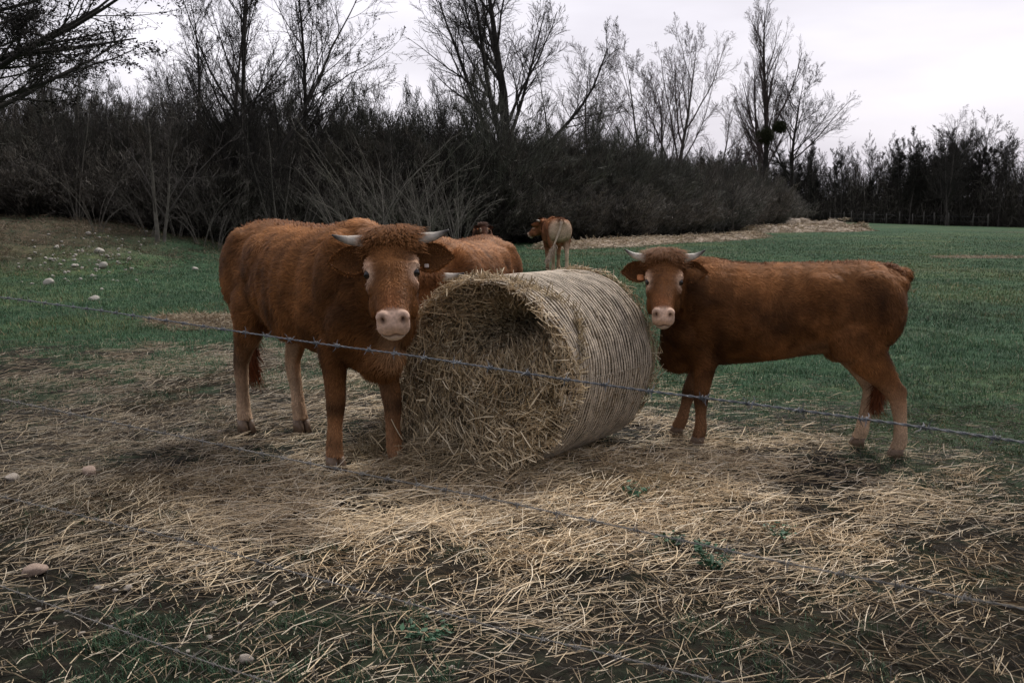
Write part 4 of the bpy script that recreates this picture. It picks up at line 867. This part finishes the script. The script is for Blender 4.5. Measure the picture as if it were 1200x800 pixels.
    for (o1, o2, h_) in ((0, 0, 1),):
        ring = np.stack([P - ax * hw - off, P - off + outw * .0035, P + ax * hw - off, P - off - outw * .002], 2).reshape(-1, 3)
        i3 = np.arange(nb)[:, None, None] * na * 4; j3 = np.arange(na - 1)[None, :, None] * 4; s3 = np.arange(4)[None, None]; s4 = (s3 + 1) % 4
        Q = np.stack([i3 + j3 + s3, i3 + j3 + s4, i3 + j3 + 4 + s4, i3 + j3 + 4 + s3], -1).reshape(-1, 4)
        cn = np.array([.80, .685, .53]) * (.62 + .5 * vnoise(np.arange(nb)[:, None] * 1.7 + 0 * th[None], th[None] * 12, 33))[..., None]; cn = np.repeat(cn.reshape(-1, 3), 4, 0)
        A.add(ring, Q, C=cn)
    nzg = 280; Z = []
    for i_ in range(nb - 1):
        tt = np.linspace(0, na - 1.001, nzg); i0 = tt.astype(int); f = (tt - i0)[:, None]
        a_ = P[i_, i0] * (1 - f) + P[i_, np.minimum(i0 + 1, na - 1)] * f; b_ = P[i_ + 1, i0] * (1 - f) + P[i_ + 1, np.minimum(i0 + 1, na - 1)] * f
        Z.append(np.where((np.arange(nzg) % 2)[:, None] == 0, a_, b_))
    V, Q, _ = tubes(np.array(Z) - off, .0024); A.add(V, Q, C=(.66, .56, .42))
    put('net_wrap', A.mesh('net_wrap'), M['net'], root)
bale()

# ------------------------------------------------------------------ straw on the ground
def ground_straw():
    g = np.random.default_rng(88); A = Acc()
    def scatter(n, xr, yr, dens, Lr, wr, tone, hgt, palette=None, logy=False):
        x = g.uniform(*xr, n * 3); y = np.exp(g.uniform(math.log(yr[0]), math.log(yr[1]), n * 3)) if logy else g.uniform(*yr, n * 3)
        if logy: x = x * y / yr[1]
        d = dens(x, y); k = g.random(n * 3) < d; x, y, d = x[k][:n], y[k][:n], d[k][:n]; m = len(x)
        th = g.uniform(0, np.pi, m) * .85 + (vnoise(x * 1.4, y * 1.4, 6) - .5) * 2.6
        L_ = g.uniform(*Lr, m); h = hgt * g.random(m) ** 1.4 * np.clip(d, .15, 1); tl = g.normal(size=m) * np.where(g.random(m) < .12, .45, .10) * (.5 + h / max(hgt, .001))
        D = nrm(np.column_stack([np.cos(th), np.sin(th), tl])); P = np.column_stack([x, y, gz(x, y) + .004 + h])
        X = bend_straws(P, D, L_, g, 4, .13)
        X[..., 2] = np.maximum(X[..., 2], gz(X[..., 0], X[..., 1]) + .002)
        c = (straw_cols(m, g) if palette is None else straw_cols(m, g, 1, palette)) * (tone(x, y)[:, None] if callable(tone) else tone)
        V, Q, ti = tubes(X, g.uniform(*wr, (m, 1)) * np.array([[.8, 1, 1, .6]])); A.add(V, Q, C=c[ti])
    # tone: fresh pale straw in front of the bale, old brown straw to the left
    tone = lambda x, y: (1.1 - .66 * sm(-x, .8, 2.5) - .38 * sm(x, 1.5, 3.0)) * (.72 + .5 * fbm(x * 1.6, y * 1.6, 15)) * (1 - .3 * (1 - sm(y, 3.3, 4.3)))
    dn = lambda x, y: np.clip(straw_d(x, y), 0, 1) ** 1.1
    scatter(46000, (-6.5, 4.5), (3.0, 12), dn, (.04, .18), (.0009, .0020), tone, .035)
    scatter(24000, (-6.5, 4.5), (3.0, 12), dn, (.09, .32), (.0011, .0024), tone, .05)
    scatter(2300, (-3.2, 3.2), (2.9, 5.2), lambda x, y: .5 + 0 * x, (.06, .30), (.0010, .0023), lambda x, y: .70 + 0 * x, .02)
    # short chaff
    scatter(34000, (-5, 4.5), (3.0, 9.5), lambda x, y: .12 + .88 * dn(x, y), (.015, .06), (.001, .002), lambda x, y: tone(x, y) * .65, .015)
    # dark old litter in the mud
    scatter(16000, (-4.2, 4.2), (2.9, 8), lambda x, y: 1 - .6 * dn(x, y), (.03, .14), (.001, .002), 1, .012, ((.06, .047, .032), (.04, .032, .022), (.11, .085, .058), (.03, .025, .018), (.018, .016, .012)))
    # spill heaped against the bale
    heap = lambda x, y: np.clip(mound(x, y) / .10, 0, 1)
    scatter(16000, (-1.6, 1.5), (5.0, 6.9), heap, (.07, .26), (.0012, .0025), lambda x, y: .80 + 0 * x, .11, ((.50, .39, .24), (.36, .28, .17), (.58, .48, .33), (.22, .17, .10), (.13, .10, .06)))
    # straw further left and behind
    scatter(9000, (-7.5, 1.0), (9.0, 13), lambda x, y: .35 * sm(fbm(x * .8, y * .8, 77), .45, .62), (.06, .2), (.0014, .0026), lambda x, y: .5 + 0 * x, .02)
    put('scattered_straw', A.mesh('scattered_straw', smooth=False), M['straw'], kind='stuff', label='pale straw strewn over the ground around the bale', category='straw')
ground_straw()

# heaps and windrows of old hay further off
def hay_row(pts, wid, h, n, label, seed, tone=1., tw=.006, lr=(.15, .5)):
    g = np.random.default_rng(seed); pts = np.array(pts, float); L_ = np.concatenate([[0], np.cumsum(np.linalg.norm(pts[1:] - pts[:-1], axis=1))]); tot = L_[-1]
    o = pts.mean(0); c0 = np.array([o[0], o[1], 0])
    m = 90; k = 9; t = np.linspace(0, tot, m); cx = np.interp(t, L_, pts[:, 0]); cy = np.interp(t, L_, pts[:, 1]); dx, dy = np.gradient(cx), np.gradient(cy); ln = np.hypot(dx, dy); nx_, ny_ = -dy / ln, dx / ln
    wv = wid * (.6 + .8 * fbm(t * .5, 0 * t, seed)) * np.sqrt(np.clip(4 * (t / tot) * (1 - t / tot) * 2, .02, 1)); q = np.linspace(-1, 1, k)
    X = cx[:, None] + nx_[:, None] * wv[:, None] * q; Y = cy[:, None] + ny_[:, None] * wv[:, None] * q
    Z = gz(X, Y) + h * (1 - q[None] ** 2) * (.35 + 1.1 * fbm(X * 1.3, Y * 1.3, seed + 1)) * np.sqrt(np.clip(4 * (t / tot) * (1 - t / tot) * 2, 0, 1))[:, None] - .02
    V = np.stack([X, Y, Z], -1).reshape(-1, 3); i = np.arange(m - 1)[:, None] * k; j = np.arange(k - 1)[None]; Q = np.stack([i + j, i + j + 1, i + j + k + 1, i + j + k], -1).reshape(-1, 4)
    A = Acc(); A.add(V - c0, Q, C=np.array([.26, .185, .115]) * tone)
    ti = g.integers(0, m, n); qi = g.uniform(-1.25, 1.25, n); px_ = cx[ti] + nx_[ti] * wv[ti] * qi + g.normal(size=n) * .1; py_ = cy[ti] + ny_[ti] * wv[ti] * qi
    hh_ = gz(px_, py_) + np.clip(h * (1 - qi ** 2), 0, 1) * (.35 + 1.1 * fbm(px_ * 1.3, py_ * 1.3, seed + 1)) + .01
    D = nrm(g.normal(size=(n, 3)) * np.array([1, 1, .3])); Xs = bend_straws(np.column_stack([px_, py_, hh_]), D, g.uniform(*lr, n), g, 3)
    V, Q, tj = tubes(Xs - c0, np.full((n, 1), tw)); A.add(V, Q, C=straw_cols(n, g, .72 * tone)[tj])
    ob = put('hay_litter', A.mesh('hay_litter', smooth=False), M['straw'], kind='stuff', label=label, category='hay'); ob.location = c0
hay_row([(1.2, 38), (3.2, 41), (6, 45), (10, 50), (14, 57)], 1.35, .26, 5000, 'long pale row of old hay lying along the foot of the hedge', 201, .85, .008)
hay_row([(15.0, 64), (19, 67), (25, 71)], 1.9, .45, 3500, 'pale hay heaped at the right end of the hedge under the round tree', 202, .85, .01)
hay_row([(17, 82), (22, 83), (27, 80)], 1.2, .7, 1200, 'brown hay bank at the foot of the round tree', 206, .8, .01)
hay_row([(13.6, 32), (16.5, 32)], .5, .04, 900, 'thin patch of pale straw out on the meadow at right', 203, .8, .004, (.1, .3))
hay_row([(-4.9, 13.6), (-3.6, 13.9), (-2.6, 13.5)], .55, .10, 5200, 'low brown straw heap on the grass left of the largest cow', 204, .75, .0025, (.08, .3))
hay_row([(-22, 30), (-18, 29.5), (-15.5, 30)], 2.0, .3, 3500, 'brown dry grass matted on top of the stony bank', 205, .50, .006)

# ------------------------------------------------------------------ grass
def grass():
    g = np.random.default_rng(99); n = 1400000
    y = np.exp(g.uniform(math.log(2.9), math.log(75), n)); x = g.uniform(-.72, .72, n) * y + g.uniform(-.5, .5, n)
    d = grass_d(x, y); k = g.random(n) < d * (1 - sm(y, 28, 75)) * (.60 + .40 * sm(y + .5 * x, 5, 8.5)) * np.where(y + .5 * x < 8, sm(fbm(x * 9, y * 9, 18), .45, .58), 1) * (.45 + .55 * sm(fbm(x * 3.5, y * 3.5, 8), .35, .6)); x, y = x[k][:560000], y[k][:560000]; m = len(x)
    k = np.zeros(m); far = np.maximum(1, y / 7)
    h = g.uniform(.014, .042, m) * (.25 + 1.5 * fbm(x * 2.6, y * 2.6, 5)) * np.minimum(far, 1.7); wd = .0014 * far ** .85 * g.uniform(.7, 1.3, m)
    az = g.uniform(0, 2 * np.pi, m); lean = h * g.uniform(.2, 1.3, m); w_ = np.column_stack([np.cos(az + 1.57), np.sin(az + 1.57), 0 * az]) * wd[:, None]; ld = np.column_stack([np.cos(az), np.sin(az), 0 * az])
    b = np.column_stack([x, y, gz(x, y) - .003]); mid = b + ld * (lean * .35)[:, None] + UP * (h * .65)[:, None]; tip = b + ld * lean[:, None] + UP * h[:, None]
    V = np.stack([b - w_, b + w_, mid - w_ * .8, mid + w_ * .8, tip], 1).reshape(-1, 3); q = np.arange(m)[:, None] * 5
    pal = np.array([(.054, .122, .060), (.076, .156, .074), (.040, .090, .050), (.12, .15, .07), (.26, .22, .14)])
    c = pal[g.choice(5, m, p=[.33, .27, .27, .09, .04])] * g.uniform(.75, 1.25, (m, 1)) * (.45 + 1.1 * fbm(x * .5, y * .5, 66))[:, None] * (1 + np.array([.55, .12, -.05]) * (sm(fbm(x * .35, y * .35, 67), .45, .65))[:, None])
    me = mk_mesh('grass', V, q + np.array([[0, 1, 3, 2]]), q + np.array([[2, 3, 4]]), np.repeat(c * (.62 + .38 * sm(y, 5, 11))[:, None], 5, 0), False)
    put('grass', me, M['grass'], kind='stuff', label='short green grass of the meadow', category='grass')
grass()

def scrub():
    g = np.random.default_rng(61); n = 60000; x = g.uniform(-30, -6, n); y = g.uniform(21, 39, n); px = 600 + x / y * FPX
    d = sm(-x, 7, 12) * sm(y, 21, 27) * sm(fbm(x * .9, y * .9, 91), .40, .60); k = g.random(n) < d; x, y = x[k], y[k]; m = len(x)
    V, Q = slivers(np.column_stack([x, y, gz(x, y) + g.uniform(0, .10, m)]), g.normal(size=(m, 3)) * np.array([1, 1, .8]) + UP * .5, g.uniform(.04, .16, m), g.uniform(.003, .007, m), g)
    pal = np.array([(.16, .115, .075), (.10, .075, .05), (.26, .20, .13), (.05, .07, .035)]); c = pal[g.integers(0, 4, m)] * g.uniform(.6, 1.3, (m, 1))
    put('dead_grass', mk_mesh('dead_grass', V, Q, None, np.repeat(c, 4, 0), False), M['grass'], kind='stuff', label='tangled dead grass and litter on the rough bank at left', category='dead grass')
scrub()

# ------------------------------------------------------------------ stones
def stone_mesh(seed, flat=.55):
    g = np.random.default_rng(seed); V, Q, T = ellipsoid((0, 0, 0), (1, 1, 1), None, 16, 10)
    for _ in range(7):
        d = nrm(g.normal(size=3)); c = g.uniform(.55, .85); h = np.maximum((V @ d) - c, 0); V = V - d * h[:, None] * .85
    V = V * (1 + .12 * (fbm(V[:, 0] * 2 + 5, V[:, 1] * 2 + V[:, 2] * 2, seed)[:, None] - .5)); V = V * np.array([1, .75, flat])
    return V, Q, T
SG = []
for i in range(6):
    V, Q, T = stone_mesh(300 + i, .45 + .08 * (i % 3)); SG.append((V, Q, T))
def stone_proto(i, col): V, Q, T = SG[i]; me = mk_mesh('stone', V, Q, T, np.tile(col, (len(V), 1))); me.materials.append(M['stone']); return me
def put_stone(me, p, s, label, grp, g):
    o = put('stone', me, None, label=label, category='stone'); 
    if grp: o['group'] = grp
    o.location = (p[0], p[1], float(gz(p[0], p[1])) + s * .30); o.scale = (s, s, s); o.rotation_euler = (g.normal() * .15, g.normal() * .15, g.uniform(0, 6)); return o
g = np.random.default_rng(8); pale_c = [stone_proto(i, (.42, .37, .31)) for i in range(3)]; white_c = [stone_proto(3 + i, (.52, .49, .43)) for i in range(3)]
tan_c = stone_proto(0, (.40, .30, .235))
s1 = put_stone(tan_c, ong(40, 674), .062, 'largest tan stone, lying in the mud at the lower left edge', None, g); s1.rotation_euler = (.1, -.15, .5)
put_stone(tan_c, ong(105, 556), .062, 'flat tan stone among straw in front of the largest cow, at left', None, g)
put_stone(pale_c[1], ong(288, 778), .034, 'small broken pale stone at the bottom edge left of centre', None, g)
put_stone(pale_c[2], ong(14, 564), .055, 'grey tan stone at the very left edge, behind the flat tan stone', None, g)
put_stone(pale_c[0], ong(258, 508), .03, 'pebble in straw beside the hind hooves of the largest cow', None, g)
for px, py in [(135, 693), (115, 692), (45, 718), (95, 745), (220, 768), (150, 690), (280, 733), (245, 750), (320, 710), (65, 735), (530, 785), (210, 668), (90, 600), (180, 640)]:
    put_stone(pale_c[int(g.integers(0, 3))], ong(px, py), g.uniform(.012, .024), 'one of the pebbles in the muddy foreground at lower left', 'pebbles in the foreground mud', g)
for px, py, s in [(116, 297, .26), (121, 313, .22), (58, 333, .17), (110, 352, .14), (229, 317, .16), (66, 291, .12), (108, 325, .12), (88, 313, .14), (104, 275, .14)]:
    put_stone(white_c[int(g.integers(0, 3))], ong(px, py), s * .8, 'one of the larger white stones on the grassy bank at left', 'larger white stones on the bank', g)
for i in range(130):
    px = g.normal() * 42 + 105; py = 302 + g.normal() * 18
    if not (0 < px < 250 and 268 < py < 345): continue
    put_stone(white_c[int(g.integers(0, 3))], ong(px, py), g.uniform(.025, .07), 'one of the small white stones strewn on the grassy bank at left', 'small white stones on the bank', g)

# ------------------------------------------------------------------ little weeds
def weed(px, py, r, h, n, label, seed):
    g = np.random.default_rng(seed); p = ong(px, py); o = empty('weed', (p[0], p[1], float(gz(p[0], p[1]))), label=label, category='weed')
    st = np.zeros((9, 4, 3)); az = g.uniform(0, 6.28, 9)
    for k in range(4): st[:, k] = np.column_stack([np.cos(az) * r * k / 3 * .8, np.sin(az) * r * k / 3 * .8, h * (k / 3) ** .8 * g.uniform(.6, 1.1, 9)])
    V, Q, _ = tubes(st, .0018); put('stems', mk_mesh('stems', V, Q, None, np.tile([.05, .09, .04], (len(V), 1))), M['weed'], o)
    j = g.integers(0, 9, n); k = g.integers(1, 4, n); c = st[j, k] + g.normal(size=(n, 3)) * .012; a = nrm(g.normal(size=(n, 3)) * np.array([1, 1, .4])); b = nrm(np.cross(a, UP + g.normal(size=(n, 3)) * .4)); s = g.uniform(.010, .022, (n, 1))
    up_ = np.cross(a, b) * s * .15
    V = np.stack([c - a * s, c + b * s * .55 + up_, c + a * s, c - b * s * .55 + up_], 1).reshape(-1, 3)
    put('leaves', mk_mesh('leaves', V, np.arange(4 * n).reshape(-1, 4), None, np.repeat(np.array([.035, .095, .045]) * g.uniform(.6, 1.4, (n, 1)), 4, 0), False), M['weed'], o)
weed(836, 672, .10, .12, 110, 'leafy green weed growing through the straw right of centre', 1)
weed(745, 588, .08, .07, 70, 'small green weed in the straw just in front of the netted side of the bale', 2)
weed(915, 632, .09, .05, 60, 'low green weed in straw in front of the right hand cow', 3)
weed(785, 640, .07, .05, 50, 'lowest sprig of green in the straw left of the leafy weed', 4)
weed(500, 748, .10, .04, 60, 'flat green weed in the mud at the bottom centre left', 5)

# ------------------------------------------------------------------ barbed wire fence in front
def fence():
    g = np.random.default_rng(12); xa, xb = 0, 1200; Za, Zb = 3.9, 1.50
    def Zof(px): t = px / 1200; return 1 / ((1 - t) / Za + t / Zb)
    def pt(px, py): return at(px, py, Zof(px))
    root_p = at(-90, 700, Zof(-90)); root = empty('barbed_wire_fence', (root_p[0], root_p[1], 0), label='four strand barbed wire fence crossing in front of the cattle', category='fence'); off = np.array(root.location)
    lines = [[(-110, 334), (0, 348), (120, 364), (250, 384), (370, 402), (480, 416), (660, 444), (760, 458), (880, 473), (1000, 489), (1100, 503), (1200, 518), (1330, 540)],
             [(-110, 444), (0, 467), (200, 509), (330, 536), (450, 560), (560, 581), (700, 611), (900, 655), (1050, 685), (1200, 713), (1330, 738)],
             [(-110, 553), (0, 581), (120, 610), (250, 641), (350, 672), (450, 698), (600, 740), (720, 768), (850, 800), (1100, 866), (1330, 930)],
             [(-110, 640), (0, 686), (80, 716), (150, 741), (250, 778), (340, 806), (600, 890), (900, 985), (1330, 1120)]]
    for li, ln in enumerate(lines):
        ln = np.array(ln, float); px = np.linspace(ln[0, 0], ln[-1, 0], 260); py = np.interp(px, ln[:, 0], ln[:, 1]);
        for _ in range(14): py[1:-1] = (py[:-2] + 2 * py[1:-1] + py[2:]) / 4
        P = np.array([pt(a, b) for a, b in zip(px, py)]); P[:, 2] = np.maximum(P[:, 2], gz(P[:, 0], P[:, 1]) + .012)
        s = np.concatenate([[0], np.cumsum(np.linalg.norm(P[1:] - P[:-1], axis=1))]); m = int(s[-1] / .006); q = np.linspace(0, s[-1], m); C = np.stack([np.interp(q, s, P[:, i]) for i in range(3)], 1)
        T_ = nrm(np.gradient(C, axis=0)); A1 = nrm(np.cross(T_, UP)); B1 = np.cross(T_, A1); ph = q * 2 * np.pi / .045
        A = Acc()
        for k in (0, np.pi):
            X = C + .0013 * (np.cos(ph + k)[:, None] * A1 + np.sin(ph + k)[:, None] * B1); V, Q, _ = tubes((X - off)[None], np.full((1, m), .00125 if li == 0 else .0010), 5); A.add(V, Q)
        sb = np.arange(.05, s[-1], .105) + g.normal(size=len(np.arange(.05, s[-1], .105))) * .006
        for b in sb:
            i = min(int(b / s[-1] * (m - 1)), m - 2); c, t, a, bb = C[i], T_[i], A1[i], B1[i]
            tw = np.linspace(0, 4 * np.pi, 20); X = c + t * (np.linspace(-.007, .007, 20))[:, None] + .0042 * (np.cos(tw)[:, None] * a + np.sin(tw)[:, None] * bb)
            f0 = g.uniform(0, 6.28)
            for e_, sg in ((0, -1), (-1, 1)):
                pass
            V, Q, _ = tubes((X - off)[None], np.full((1, 20), .0011), 4); A.add(V, Q)
            for q_ in range(4):
                an = f0 + q_ * 1.57 + g.normal() * .2; d_ = math.cos(an) * a + math.sin(an) * bb; st_ = c + t * (-.006 if q_ % 2 else .006)
                X = np.stack([st_, st_ + d_ * .009 + t * .001, st_ + d_ * .017 + t * g.normal() * .003]); V, Q, _ = tubes((X - off)[None], np.array([[.0011, .0010, .0003]]), 4); A.add(V, Q)
        put('barbed_wire', A.mesh('barbed_wire', False), M['wire' if li == 0 else 'old_wire'], root)
    for px in (-60, 1440):
        p = at(px, 500, Zof(px)); n_ = 12; z = np.linspace(-.2, 1.42, n_); Cc = np.column_stack([np.full(n_, p[0]) + .01 * np.sin(z * 3), np.full(n_, p[1]) + .09, z + float(gz(p[0], p[1]))]) - off
        rr = .055 * (1 - .04 * z); rr[-1] *= .8; V, Q, T = loft(Cc, np.tile([1., 0, 0], (n_, 1)), np.tile([0, 1., 0], (n_, 1)), rr, rr, 2, 14)
        put('post', mk_mesh('post', V, Q, T), M['post'], root)
fence()
